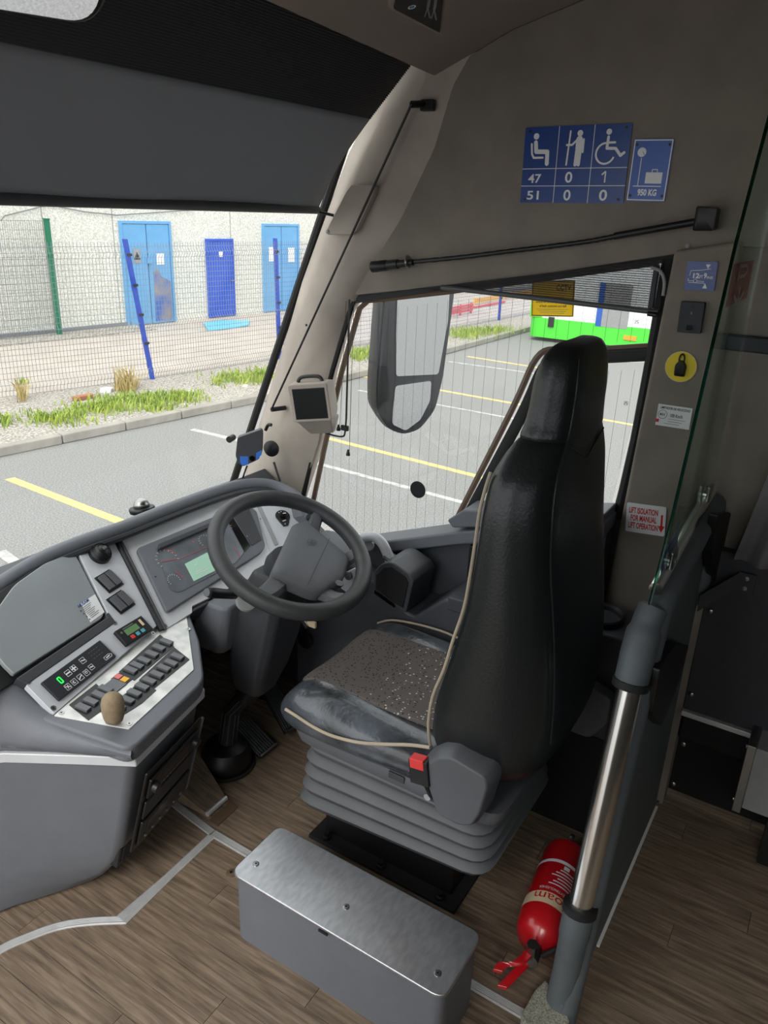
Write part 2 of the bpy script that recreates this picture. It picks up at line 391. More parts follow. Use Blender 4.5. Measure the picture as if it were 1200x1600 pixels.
def interp(tab, z):
    for i in range(len(tab)-1):
        if tab[i][0] <= z <= tab[i+1][0]:
            t = (z-tab[i][0])/(tab[i+1][0]-tab[i][0]); t = t*t*(3-2*t)*0.5+t*0.5
            return [lerp(a, b, t) for a, b in zip(tab[i][1:], tab[i+1][1:])]
    return list(tab[-1][1:]) if z > tab[-1][0] else list(tab[0][1:])
# ================================================================== OUTSIDE
GZ = -1.25
b = B(); b.box(-25, 45, -25, 16.5, GZ-0.3, GZ); tag(b.build('tarmac_ground', 'tarmac'), kind='structure')
def flat(name, m, pts, z0, z1, **k):
    return B().prism([(p[0], p[1], z0) for p in pts], (0,0,z1-z0)).build(name, m, **k)
tag(flat('concrete_path', 'concrete_path', [(-6,11.9),(5,10.75),(9,10.1),(16,9.3),(30,8.6),(30,16.2),(-6,17)], GZ-0.05, GZ+0.03), kind='structure')
KL = [(-4,9.7),(5.1,8.54),(9.2,8.02),(12,7.9),(34,7.9)]
tag(flat('gravel_verge', 'gravel', [(x, y+0.1) for x, y in KL]+[(30,9.0),(16,9.6),(9,10.4),(5,11.1),(-4,12)], GZ-0.02, GZ+0.085), kind='structure')
ke = thing('kerb', (9,8,GZ), None, None); ke['kind'] = 'structure'
def along(pl, d):
    for i in range(len(pl)-1):
        a, c = V(pl[i]+(0,)), V(pl[i+1]+(0,)); l = (c-a).length
        if d <= l: return a+(c-a)*(d/l), (c-a).normalized()
        d -= l
    return None, None
k0 = B().box(-0.452, 0.452, 0, 0.14, 0, 0.125).build('kerb_stone', 'kerb', ke, bevel=0.02)
first = True; d = 4.0
while d < 30:
    p, t = along(KL, d)
    if p is None: break
    M = Matrix.Translation((p.x, p.y, GZ+0.0625+random.uniform(-.004,.004))) @ Matrix.Rotation(math.atan2(t.y, t.x), 4, 'Z')
    if first:
        k0.location = M.translation; k0.rotation_euler = (0,0,math.atan2(t.y, t.x)); first = False
    else: inst(k0, 'kerb_stone', M, ke)
    d += 0.915
def ground_line(name, m, p, q, wd, label):
    p, q = at(*p, z=GZ), at(*q, z=GZ); t = (q-p).normalized(); s = V((-t.y, t.x, 0))*wd/2
    B().prism([p+s, q+s, q-s, p-s], (0,0,0.004)).build(name, m, label=label, cat='road marking', group='parking bay lines')
ground_line('bay_line', 'line_yellow', (15,748), (195,818), 0.11, 'yellow painted bay line beyond the dashboard, seen through the windscreen')
ground_line('bay_line', 'line_yellow', (497,681), (830,766), 0.10, 'yellow painted bay line crossing the side window just below the mirror')
ground_line('bay_line', 'line_yellow', (550,585), (1010,668), 0.10, 'yellow painted bay line passing behind the exterior mirror and the headrest')
ground_line('bay_line', 'line_yellow', (730,557), (900,584), 0.10, 'faraway yellow painted bay line between the green bus and the headrest')
ground_line('bay_line', 'line_white', (300,671), (395,694), 0.10, 'short white painted line beside the pillar seen through the windscreen')
ground_line('bay_line', 'line_white', (0,862), (60,905), 0.10, 'white painted line at the left picture edge just above the dashboard')
ground_line('bay_line', 'line_white', (480,720), (800,806), 0.08, 'worn white line running past the round black window sticker')
ground_line('bay_line', 'line_white', (560,610), (900,672), 0.06, 'thin worn white line left of the headrest behind the mirror')
ground_line('bay_line', 'line_white', (700,565), (860,587), 0.07, 'thin white line in front of the faraway yellow bay line')
# building
bd = Fr((13,15.5,GZ), (1,-0.115,0), (0,0,1))
bw = thing('depot_building', (13,15.6,GZ), 'long pale roughcast depot building with blue doors beyond the fence', 'building')
bd.rect(-20, 30, -0.1, 6.5, -0.4, 0, ).build('wall', 'render_wall', bw)
for px_ in (75,182,362):
    a, _ = bd.pa(px_, 420); bd.rect(a-0.01, a+0.01, 0, 6, -0.005, 0.004).build('panel_joint', 'kerb', bw)
a0, b0 = bd.pa(0,345); a1, b1 = bd.pa(75,320); a2, b2 = bd.pa(182,336); a3, b3 = bd.pa(300,328)
B().tube([bd.p(a0,b0,.03), bd.p(a1-1,b0+.1,.03), bd.p(a1,b1,.03), bd.p((a1+a2)/2,b1-.12,.03), bd.p(a2,b2,.03), bd.p(a3,b3,.03)], 0.012, 6).build('cable', 'print_grey', bw)
tag(bd.rect(-12, 0.2, -0.02, 0.06, -0.02, 0.9).build('gravel_strip', 'gravel'), kind='structure')
bd.rect(-12, 0.1, 0.0, 0.14, 0, 0.05).build('plinth', 'print_grey', bw)
def bdoor(tl, br, leaves, m, label, stain=False):
    a0, b1 = bd.pa(*tl); a1, b0 = bd.pa(*br); b0 = 0.05
    d = thing('blue_door', bd.p((a0+a1)/2, 0, 0.03), label, 'door')
    bd.rect(a0-0.06, a0, b0, b1+0.06, 0, 0.06).build('frame', m, d); bd.rect(a1, a1+0.06, b0, b1+0.06, 0, 0.06).build('frame', m, d); bd.rect(a0, a1, b1, b1+0.06, 0, 0.06).build('frame', m, d)
    for k in range(leaves):
        x0 = a0+(a1-a0)*k/leaves; x1 = a0+(a1-a0)*(k+1)/leaves
        lf = bd.rect(x0+0.012, x1-0.012, b0, b1-0.01, 0.005, 0.045).build('leaf', m, d, bevel=0.006)
        if stain and k == 1:
            st = [(x0+0.1,b0+0.05),(x1-0.05,b0+0.05),(x1-0.05,b0+1.0),(x0+(x1-x0)*.55,b0+1.12),(x0+(x1-x0)*.4,b0+1.3),(x0+0.12,b0+1.25)]
            bd.plate(st, 0.045, 0.05).build('stained_panel', 'door_stain', lf, label='dark weathered patch on the door leaf')
    return d, a0, a1, b0, b1
d, a0, a1, b0, b1 = bdoor((188,349), (271,503), 2, 'door_blue', 'tall pale blue double door with a dark weathered lower patch', True)
def notice(px0, px1, m, parent, nm='notice'):
    a0, b1 = bd.pa(*px0); a1, b0 = bd.pa(*px1); return bd.rect(a0, a1, b0, b1, 0.05, 0.056).build(nm, m, parent)
nn = notice((206,389), (218,411), 'light_grey', d)
a, b_ = bd.pa(212,400); bd.plate([(a-.09,b_-.08),(a+.09,b_-.08),(a,b_+.1)], .057, .06).build('warning_triangle', 'print_dark', nn)
notice((242,396), (255,413), 'white', d)
a, b_ = bd.pa(231,408); bd.rect(a-.06, a+.06, b_-.05, b_+.08, .05, .1).build('padlock_box', 'door_blue', d)
d, a0, a1, b0, b1 = bdoor((323,377), (364,496), 1, 'door_dark', 'narrow dark blue single door with a small white notice')
notice((340,393), (346,401), 'white', d); a, b_ = bd.pa(360,438); B().cyl(bd.p(a-.05,b_,.08), bd.p(a+.06,b_,.08), .015, 8).build('handle', 'steel', d)
d, a0, a1, b0, b1 = bdoor((411,353), (464,486), 2, 'door_blue', 'pale blue double door beside the pillar with two white notices')
notice((418,386), (428,408), 'white', d); notice((448,387), (458,409), 'white', d)
# fence in front of the building
def fence(name, p, q, top, spacing, wm, label, post=None, lean=0.0, hz=0.085, bends=True):
    p, q = V(p+(0,)), V(q+(0,)); t = (q-p).normalized(); nrm = V((t.y, -t.x, 0)); L = (q-p).length
    f = thing(name, (p.x, p.y, GZ), label, 'fence', 'wire mesh fence panels')
    bb = B(); z0 = GZ+0.1; H = top-z0
    def off(z):
        if not bends: return 0
        o = 0
        for zc in (0.06, 0.42, 0.92): 
            dd = abs((z-z0)/H-zc); o = max(o, 0.05*(1-dd/0.035)) if dd < 0.035 else o
        return o
    zs = sorted(set([z0, top]+([z0+H*c+e*H for c in (0.06,0.42,0.92) for e in (-.035,0,.035)] if bends else [])))
    r = 0.003; n = int(L/spacing)
    for i in range(n+1):
        c = p+t*(i*spacing)
        for k in range(len(zs)-1):
            a = c+nrm*off(zs[k])+V((0,0,zs[k])); e = c+nrm*off(zs[k+1])+V((0,0,zs[k+1]))
            bb.add([a-t*r, a+t*r, e+t*r, e-t*r, a-t*r+nrm*r, a+t*r+nrm*r, e+t*r+nrm*r, e-t*r+nrm*r], [(0,1,2,3),(4,5,6,7),(0,4,7,3),(1,5,6,2)])
    z = z0
    while z < top+0.01:
        o = nrm*off(z); a = p+o+V((0,0,z)); e = q+o+V((0,0,z))
        bb.add([a-V((0,0,r)), a+V((0,0,r)), e+V((0,0,r)), e-V((0,0,r)), a-V((0,0,r))+nrm*r, a+V((0,0,r))+nrm*r, e+V((0,0,r))+nrm*r, e-V((0,0,r))+nrm*r], [(0,1,2,3),(4,5,6,7),(1,2,6,5),(0,3,7,4)]); z += hz
    bb.build('wire_mesh', wm, f, kind='stuff')
    if post:
        base = V((p.x, p.y, GZ)); tp = V((p.x+lean, p.y+0.03, top+0.05))
        pb = B(); s = 0.03
        pb.loft([[c+V((-s,-s,0)), c+V((s,-s,0)), c+V((s,s,0)), c+V((-s,s,0))] for c in (base, tp)]); po = pb.build('post', post, f)
        for k in range(4): 
            c = base.lerp(tp, 0.3+0.2*k); B().box(c.x-.045, c.x+.045, c.y-.05, c.y-.03, c.z-.02, c.z+.02).build('clip', 'print_dark', po)
    return f
FP = [(4.6,11.3),(9.02,10.22),(11.95,9.85),(14.9,9.5),(17.9,9.3),(20.9,9.15),(24,9.0)]
txt = ['left wire mesh fence panel reaching the picture edge, without post', 'wire mesh fence panel with the long leaning blue post at its left', 'wire mesh fence panel whose blue post stands before the right double door', 'wire mesh fence panel behind the pillar with a blue post by the side window', 'wire mesh fence panel behind the exterior mirror', 'wire mesh fence panel near the red barriers, far end of the row']
for i in range(len(FP)-1):
    fence('mesh_fence_panel', FP[i], FP[i+1], 1.04, 0.055, 'wire' if i < 2 else 'wire_blue', txt[i], None if i == 0 else 'post_blue', -0.33 if i == 1 else (-0.05 if i == 2 else 0))
fence('mesh_gate', (9.0,15.55), (11.0,15.45), 1.2, 0.05, 'wire_dark', 'tall green framed mesh gate leaning against the depot wall', None, 0, 0.18, False)
g_ = thing('gate_post', (11.02,15.45,GZ), 'tall dark green post at the end of the mesh gate', 'post'); B().box(10.98,11.08,15.38,15.46,GZ,1.22).build('shaft', 'post_green', g_); B().box(10.97,11.09,15.37,15.47,1.22,1.24).build('cap', 'post_green', g_)
# ground clutter
def ground_poly(name, m, pts, h, label, cat):
    B().prism([at(*p, z=GZ+0.04) for p in pts], (0,0,h)).build(name, m, label=label, cat=cat)
ground_poly('blue_sheet', 'sheet_blue', [(318,506),(345,502),(390,502),(388,509),(350,515),(325,517)], 0.03, 'pale blue sheet lying flat on the path before the dark blue door', 'sheet')
c = at(130,624, z=GZ+0.085); B().box(c.x-.16, c.x+.16, c.y-.05, c.y+.05, GZ+.085, GZ+.15).build('loose_brick', 'brick', bevel=.01, label='loose reddish brick lying on the gravel verge', cat='brick')
for (u, v_), s, lb in [((165,612),.11,'crumpled blue and white litter beside the loose brick'), ((20,632),.13,'crumpled pale litter at the foot of the fence, far left'), ((297,613),.05,'small pale litter scrap right of the leaning post'), ((382,604),.05,'small bluish litter scrap in the grass near the pillar'), ((355,637),.05,'pale litter scrap on the tarmac below the kerb')]:
    c = at(u, v_, z=GZ+(.085 if v_ < 630 else .01)); bb = B()
    bb.prism([c+V((math.cos(q)*s*random.uniform(.6,1.2), math.sin(q)*s*random.uniform(.6,1.1), 0)) for q in [k*.785 for k in range(8)]], (0.02,0,s*.5)); bb.build('litter', 'litter' if s < .12 else 'sheet_blue', label=lb, cat='litter', group='litter on the verge')
def grass(name, m, spots, label, hmax):
    bb = B()
    for (u, v_, ru, rv, n) in spots:
        for k in range(n):
            a = random.gauss(0,1); e = random.gauss(0,1); c = at(u+a*ru*.5, v_+e*rv*.5, z=GZ+0.085)
            h = random.uniform(.3,1)*hmax; q = random.uniform(0,6.28); wd = .012; l = V((math.cos(q+1), math.sin(q+1), 0))*h*random.uniform(.1,.7)
            s = V((math.cos(q), math.sin(q), 0))*wd
            bb.add([c-s, c+s, c+s*.7+l*.45+V((0,0,h*.7)), c-s*.7+l*.45+V((0,0,h*.7)), c+l+V((0,0,h))], [(0,1,2,3),(3,2,4)])
    return bb.build(name, m, label=label, cat='grass', kind='stuff')
grass('verge_grass', 'grass', [(8,660,12,8,90),(90,655,50,10,420),(150,640,50,9,380),(215,628,70,12,700),(280,622,40,8,300),(250,640,40,6,120),(375,592,46,10,500),(405,588,20,10,150),(340,600,10,6,40),(35,600,10,3,30)], 'bright green grass tufts growing along the kerb', .13)
grass('dry_stalks', 'dry_grass', [(195,610,16,6,70),(205,605,10,6,40),(35,625,8,5,30)], 'dry straw coloured stalks by the leaning blue post', .42)
grass('verge_grass', 'grass', [(570,553,20,6,180),(560,560,16,5,100),(730,523,46,8,500),(770,518,36,6,300),(490,584,16,5,60)], 'green grass strip along the kerb seen through the side window', .17)
# far barriers
for i, (u0, u1, v0, v1, m, lb) in enumerate([(705,740,473,492,'barrier_red','left red plastic barrier behind the far fence'), (742,790,470,488,'barrier_red','right red plastic barrier behind the far fence'), (745,835,458,466,'amber','yellow barrier board behind the red barriers')]):
    p = at(u0, v1, y=10.6+i*.5); q = at(u1, v0, y=10.6+i*.5); t = thing('road_barrier', ((p.x+q.x)/2, p.y, GZ), lb, 'barrier', 'barriers behind the far fence')
    z0 = max(min(p.z, q.z), GZ+.05); z1 = max(p.z, q.z)
    hh = (z1-z0)/3
    for k in range(3): B().box(p.x, q.x, p.y, p.y+.05, z0+k*hh, z0+k*hh+hh*.75).build('board', m, t)
    for k in range(3): B().box(p.x+(q.x-p.x)*k/2-.03, p.x+(q.x-p.x)*k/2+.03, p.y+.05, p.y+.1, GZ, z1).build('leg', m, t)
# parked bus
bx = 18.6; gb = thing('parked_bus', (bx+1.2, 2, GZ), 'green and white bus parked across the yard, seen through the side window', 'bus')
bf = Fr((bx, 7.3, GZ), (0,-1,0), (0,0,1))
_, bz = bf.pa(930,505); _, bz0 = bf.pa(830,532)
B().prism(rnd([(bx,7.35,GZ+bz),(bx,-5,GZ+bz),(bx+2.5,-5,GZ+bz),(bx+2.5,7.35,GZ+bz)], .35, 6), (0,0,1.9)).build('body', 'bus_white', gb, smooth=True)
B().prism(rnd([(bx-.02,7.37,GZ+.10),(bx-.02,-5,GZ+.10),(bx+2.5,-5,GZ+.10),(bx+2.5,7.37,GZ+.10)], .35, 6), (0,0,bz-.10)).build('skirt', 'bus_green', gb, smooth=True)
a, _ = bf.pa(849,480); bf.rect(-0.02, a, bz, bz+1.9, 0.0, 0.03).build('corner_panel', 'bus_green', gb, bevel=.02)
a0, c0 = bf.pa(939,510); a1, c1 = bf.pa(985,478); bf.rect(a0, a1, c0, c0+1.0, 0, .03).build('poster', 'light_grey', gb); bf.rect(a0-.14, a0, c0, c0+1.0, 0, .03).build('poster_edge', 'sign_blue2', gb)
a0, c0 = bf.pa(985,528); bf.rect(a0-.15, a0+.15, c0-.05, c0+.05, .02, .05).build('marker_lamp', 'orange', gb)
for u, v_ in ((866,473),(862,503)):
    a, c_ = bf.pa(u, v_); bf.rect(a-.07, a+.07, c_-.12, c_+.12, .01, .06).build('lamp', 'black', gb)
for y_ in (5.2, -1.5):
    B().cyl((bx+.02,y_,GZ+.48), (bx+.3,y_,GZ+.48), .48, 24).build('wheel', 'black_rubber', gb, smooth=True)

# ================================================================== COACH SHELL
XW = 2.06
fl = B().box(-0.42, 2.2, -3.0, 2.0, -0.12, -0.006).build('floor', 'subfloor', kind='structure')
WL['floor'] = fl.location.copy()
PW = 0.0765
rows = []
x = 0.639-PW*13
r = 0
while x < 2.13:
    y = -1.1+((r*0.37) % 0.9)-0.9+0.045
    while y < 1.98:
        y0, y1 = max(y, -1.1), min(y+0.9, 1.98)
        if y1-y0 > 0.05:
            o = B().box(x+0.0006, x+PW-0.0006, y0+0.0006, y1-0.0006, -0.006, random.uniform(-0.0003,0)).build('plank', 'plank%d' % random.randrange(5), fl)
        y += 0.9
    x += PW; r += 1
# aluminium floor strips
def strip(name, pts, wd, label):
    pts = [V((p[0], p[1], 0)) for p in pts]; bb = B(); ns = 5
    prof = [(-wd/2,0),(-wd/2,.002),(-wd/2+.003,.0035)]+[(wd*(-.3+.6*k/8), .0035 if k % 2 == 0 else .0028) for k in range(9)]+[(wd/2-.003,.0035),(wd/2,.002),(wd/2,0)]
    rings = []
    for i, p in enumerate(pts):
        t = (pts[min(i+1, len(pts)-1)]-pts[max(i-1, 0)]).normalized(); s = V((-t.y, t.x, 0))
        k = 1.0
        if 0 < i < len(pts)-1:
            t1 = (pts[i]-pts[i-1]).normalized(); k = 1/max(.5, t.dot(t1))
        rings.append([p+s*(a*k)+V((0,0,h)) for a, h in prof])
    bb.loft(rings); o = bb.build(name, 'aluminium', kind='structure'); return o
strip('trim_1', [(1.207,1.26),(1.204,1.0),(1.2,0.30)], 0.026, '')
strip('trim_2', smoothpath([(0.55,1.43),(0.66,1.415),(0.713,1.394),(0.775,1.359),(0.827,1.307),(0.873,1.246)], 3)+[(1.03,1.25),(1.195,1.257)], 0.024, '')
strip('trim_3', [(1.25,1.56),(1.222,1.40),(1.207,1.265)], 0.024, '')
# side wall: upper lining panel
def wp(u, v, x=XW): q = at(u, v, x=x); return (q.y, q.z)
arc = [wp(690,122), wp(735,86), wp(800,46), wp(910,0), (0.55,2.19), (0.2,2.24), (-3,2.26)]
up = [wp(500,466), wp(560,461), wp(700,446), wp(830,431), wp(1050,398), wp(1145,385), (-3,1.605)]+arc[::-1]
wr = B().prism([(XW,y,z) for y, z in up], (0.04,0,0)).build('wall_right', 'taupe', kind='structure', bevel=.003); WL['wall_right'] = wr.location.copy()
def screwhead(u, v, x, parent, r=.006, m='light_grey'):
    q = at(u, v, x=x); return B().lathe([(r,0),(r,.002),(r*.6,.004),(r*.15,.0045)], q, (-1,0,0), 12).build('rivet', m, parent, smooth=True)
for u, v_ in ((691,133),(630,248),(574,355),(533,455),(1075,384)): screwhead(u, v_, XW, wr)
# lower side wall, sill, window
sy = [(.495,.892),(.53,.880),(.93,.753),(1.345,.595),(1.8,.42)]
B().prism([(1.985,y,z-.045) for y, z in sy]+[(1.985,1.8,0),(1.985,.495,0)], (.085,0,0)).build('wall_right_lower', 'console_dark', kind='structure', bevel=.004)
B().prism([(1.955,y,z) for y, z in sy]+[(1.955,y,z-.045) for y, z in sy[::-1]], (.12,0,0)).build('window_sill', 'dash_grey', kind='structure', bevel=.008, seg=3)
q0, q1 = at(700,812,x=1.96), at(760,806,x=1.96)
B().prism([(1.952,q0.y,q0.z),(1.952,q0.y-.05,q0.z+.045),(1.952,.50,.915),(1.952,.50,.88),(1.952,q0.y-.02,q0.z-.02)], (.11,0,0)).build('sill_block', 'dash_grey', kind='structure', bevel=.006)
win = thing('window_1', (2.08,.9,.7), None, None); win['kind'] = 'structure'
GX = 2.085
def gp(u, v, x=GX): return at(u, v, x=x)
fpane = [(480,790),(505,690),(530,575),(560,478),(700,458),(1034,412),(1022,546),(880,549),(852,558),(832,585),(800,650),(712,826),(580,845)]
rpane = [(876,566),(1012,566),(952,800),(735,822),(815,660),(845,595)]
B().prism([gp(*p) for p in fpane], (.005,0,0)).build('pane', 'side_glass', win)
B().prism([gp(*p) for p in rpane], (.005,0,0)).build('pane', 'side_glass', win)
dv = smoothpath([gp(1024,553,2.075), gp(930,558,2.075), gp(880,559,2.075), gp(850,575,2.075), gp(812,655,2.075), gp(720,826,2.075)], 5)
B().tube(dv, .011, 8, flat=1.6, ref=(1,0,0)).build('divider', 'black_rubber', win, smooth=True)
dv2 = smoothpath([gp(1020,541,2.08), gp(930,546,2.08), gp(872,545,2.08), gp(838,560,2.08), gp(800,640,2.08), gp(708,822,2.08)], 5)
B().tube(dv2, .006, 6, flat=1.7, ref=(1,0,0)).build('inner_bead', 'bronze', win, smooth=True)
B().tube([gp(488,790,2.08), gp(507,700,2.08), gp(533,585,2.08), gp(562,482,2.08), gp(575,470,2.08), gp(700,456,2.08), gp(1030,410,2.08)], .009, 6, ref=(1,0,0)).build('bead', 'bronze', win, smooth=True)
B().tube([gp(574,841,2.08), gp(640,833,2.08), gp(712,825,2.08)], .010, 6, ref=(1,0,0)).build('bead', 'bronze', win, smooth=True)
B().tube([gp(1045,404,2.07), gp(1018,560,2.07), gp(994,687,2.07), gp(976,765,2.07), gp(962,818,2.07)], .016, 8, ref=(1,0,0)).build('gasket', 'black_rubber', win, smooth=True)
B().tube([gp(552,470,2.07), gp(519,580,2.07), gp(492,690,2.07), gp(474,775,2.07)], .009, 8, ref=(1,0,0)).build('gasket', 'black_rubber', win, smooth=True)
B().prism([gp(*p, 2.068) for p in ((556,474),(700,452),(1042,410),(1064,400),(1066,378),(700,425),(560,448))], (.03,0,0)).build('head_seal', 'black_rubber', win)
# fine heating wires in the side glass
hw = B()
def inpoly(p, poly):
    c = False; n = len(poly)
    for i in range(n):
        a, e = poly[i], poly[i-1]
        if (a[1] > p[1]) != (e[1] > p[1]) and p[0] < (e[0]-a[0])*(p[1]-a[1])/(e[1]-a[1])+a[0]: c = not c
    return c
for poly in (fpane, rpane):
    P2 = [(gp(*p).y, gp(*p).z) for p in poly]; y = min(p[0] for p in P2)+.03
    while y < max(p[0] for p in P2):
        zs = [k*.005 for k in range(100,330)]; ins = [z for z in zs if inpoly((y,z), P2)]
        if len(ins) > 8: hw.tube([(GX-.001,y,ins[0]+.02), (GX-.001,y,ins[-1]-.02)], .00035, 4)
        y += .034
hw.build('heating_wires', 'print_dark', win, kind='stuff')
# B pillar
B().box(2.055,2.08,.30,.56,0,.865).build('wall_right_filler', 'console_dark', kind='structure')
bp = [wp(1053,392,2.03), wp(1160,376,2.03), (wp(1160,383,2.03)[0],.60), (wp(945,945,2.03)[0]+.004,.60)]
B().prism([(2.03,y,z) for y, z in rnd(bp, [.01,.0,.0,.0])], (.05,0,0)).build('wall_right_pillar', 'taupe', kind='structure', bevel=.014, seg=3)
# rear part of the side wall
B().box(2.082,2.11,-3,.455,.60,1.66).build('wall_right_rear', 'taupe', kind='structure')
lp = B().box(2.05,2.11,-3,.225,.35,.85).build('wall_right_panel', 'panel_char', kind='structure', bevel=.004); WL['wall_right_panel'] = lp.location.copy()
for u, v_ in ((1110,955),(1080,1085),(1068,1163),(1052,1225)): screwhead(u, v_, 2.045, lp, .007, 'steel')
B().box(2.055,2.11,.225,.34,0,.85).build('wall_right_upright', 'taupe', kind='structure')
B().box(2.035,2.06,-3,.225,.335,.352).build('trim_4', 'aluminium', kind='structure', bevel=.003)
B().box(2.06,2.12,-3,.225,.24,.336).build('trim_5', 'black_rubber', kind='structure', bevel=.01)
B().box(2.14,2.18,-3,.34,0,.34).build('wall_right_recess', 'black_matte', kind='structure')
q = at(1160,532,x=2.06); B().box(2.045,2.075,-3,.30,q.z-.025,q.z+.012).build('trim_6', 'panel_char', kind='structure', bevel=.006)
B().tube([at(1128,385,x=2.05)+V((0,-.02,0)), at(1122,530,x=2.05), at(1072,800,x=2.05)], .02, 8, ref=(1,0,0)).build('trim_7', 'taupe', kind='structure', smooth=True)
# unseen shell behind the camera; left wall extended to darken the rear floor
B().box(-0.45,-0.42,-3,0.42,0,1.1).build('wall_left', 'taupe', kind='structure')
B().box(-0.45,-0.42,-3,0.42,1.72,2.3).build('wall_left_upper', 'taupe', kind='structure')
for y_ in (-3.0,-1.5,0.02): B().box(-0.45,-0.42,y_,y_+(.4 if y_ > 0 else .12),1.1,1.72).build('wall_left_pillar', 'taupe', kind='structure')
B().box(-0.44,-0.434,-2.88,0.02,1.1,1.72).build('added_window_3', 'pane_glass', kind='structure')  # unseen side window, added to let light onto the dark rear wall
B().box(-0.45,2.2,-3.05,-3,0,2.4).build('wall_rear', 'panel_char', kind='structure')
# ceiling / headliner
low = [(1.135,1.985)]+arc[1:]
rings = []
for x in (-0.42, 0.2, 0.8, 1.35, 1.75, 2.0, 2.10):
    e = .035*min(1, max(0, (2.06-x)/.7)); k = [max(0, 1-i*.18) for i in range(len(low))]
    lo_ = [V((x,y,z+e*kk)) for (y, z), kk in zip(low, k)]
    rings.append(lo_+[p+V((0,0,.05+.0)) for p in lo_[::-1]])
B().loft(rings).build('ceiling', 'headliner', kind='structure', smooth=True, angle=50)
# front header above the windscreen
B().prism([(-.42,1.14,2.04),(-.42,1.36,2.09),(-.42,1.36,2.16),(-.42,1.10,2.12)], (2.5,0,0)).build('wall_front_header', 'taupe', kind='structure')
# windscreen
e0, e1 = at(395,665,x=2.1), at(505,335,x=2.1); dz = (e1-e0)/(e1.z-e0.z)
def ws(z, x): q = e0+dz*(z-e0.z); return V((x,q.y,q.z))
w2 = thing('window_2', (1,1.9,.6), None, None); w2['kind'] = 'structure'
B().prism([ws(.60,-.42), ws(.60,2.1), ws(2.10,2.1), ws(2.10,-.42)], (0,.006,.003)).build('pane', 'pane_glass', w2)
B().tube([ws(.62,2.095), ws(1.2,2.095), ws(2.05,2.095)], .014, 8, ref=(1,0,0)).build('seal', 'black_rubber', w2, smooth=True)
B().box(-.42,2.2,1.93,2.05,-.1,.62).build('wall_front', 'dash_dark', kind='structure')
# A pillar
pr = [((370,790),(468,790)), ((388,725),(486,735)), ((405,665),(500,690)), ((432,575),(520,580)), ((455,500),(545,490)), ((472,440),(580,430)), ((510,335),(640,335)), ((545,240),(690,230)), ((590,150),(720,130)), ((625,70),(760,60))]
rings = []
for (f_, r_) in pr:
    a = at(*f_, x=2.10); c = at(*r_, x=2.075); mid = (a+c)/2
    rings.append([a+V((.0,.0,0)), a+V((-.025,-.02,0)), a.lerp(c,.35)+V((-.065,0,0)), a.lerp(c,.7)+V((-.055,0,0)), c+V((-.01,0,0)), c+V((.03,0,0)), a+V((.04,0,0))])
pl = B().loft(rings).build('wall_right_front_pillar', 'taupe_lit', kind='structure', smooth=True, angle=60); WL['wall_right_front_pillar'] = pl.location.copy()
# ================================================================== WINDSCREEN BLIND, HEADER, MIRROR
rb = thing('corrugated_blind_housing', (1.0,1.24,1.95), 'black finely ribbed pleated panel above the windscreen blind', 'blind')
bt, tp_ = V((0,1.315,1.885)), V((0,1.165,2.035)); nrm = V((0,-(tp_-bt).z,(tp_-bt).y)).normalized(); nR = 34
prof = []
for k in range(nR+1):
    c = bt.lerp(tp_, k/nR); prof += [c, c+(tp_-bt)/nR*.5+nrm*.0035] if k < nR else [c]
ex = [p-nrm*.012 for p in (tp_, bt)]
B().prism([(-.40,p.y,p.z) for p in prof+ex], (2.40,0,0)).build('ribbed_panel', 'ribbed', rb)
# roller blind cloth
bl = thing('windscreen_roller_blind', (1.0,1.4,1.64), 'wide grey roller blind pulled halfway down the windscreen', 'blind')
rows_ = 14; cols = 60; bb = B(); rings = []
for j in range(rows_+1):
    t = j/rows_; ring = []
    for i in range(cols+1):
        x = -.40+2.40*i/cols
        wv = .004*math.sin(x*9+t*3)*t+.003*math.sin(x*23-t*5)*t*(1-t)*2-.012*math.sin(t*math.pi)
        ring.append(V((x, lerp(1.315,1.497,t)-wv*.6, lerp(1.885,1.648,t)-wv*.8)))
    rings.append(ring)
n_ = cols+1; vs = [p for r in rings for p in r]; fs = [(j*n_+i, j*n_+i+1, (j+1)*n_+i+1, (j+1)*n_+i) for j in range(rows_) for i in range(cols)]
o = bb.add(vs, fs).build('blind_cloth', 'blind', bl, smooth=True); md = o.modifiers.new('solid', 'SOLIDIFY'); md.thickness = .0015
B().tube([(-.40,1.497,1.645),(2.0,1.497,1.645)], .0125, 14).build('bottom_bar', 'blind_bar', bl, smooth=True)
B().tube([(2.0,1.497,1.640),(2.035,1.46,1.63)], .0045, 8).build('guide_arm', 'black', bl, smooth=True)
B().cyl((2.0,1.497,1.645), (2.008,1.497,1.645), .009, 10).build('end_cap', 'black', bl)
# guide rod down the pillar
g0, g1 = at(643,163,x=1.985), at(424,640,x=1.97)
gr = thing('blind_guide_rod', (1.97,g1.y,g1.z), 'thin black guide rod running down the windscreen pillar', 'rod')
B().tube([g0, g1], .0035, 8).build('rod', 'black', gr, smooth=True)
B().cyl(g0, g0+V((.05,-.02,.006)), .009, 10).build('top_bracket', 'black', gr, smooth=True); B().box(g0.x+.035,g0.x+.055,g0.y-.045,g0.y-.005,g0.z-.012,g0.z+.016).build('mounting_block', 'black', gr, bevel=.003)
B().cyl(g1, g1+V((.05,-.02,0)), .008, 10).build('bottom_bracket', 'black', gr, smooth=True)
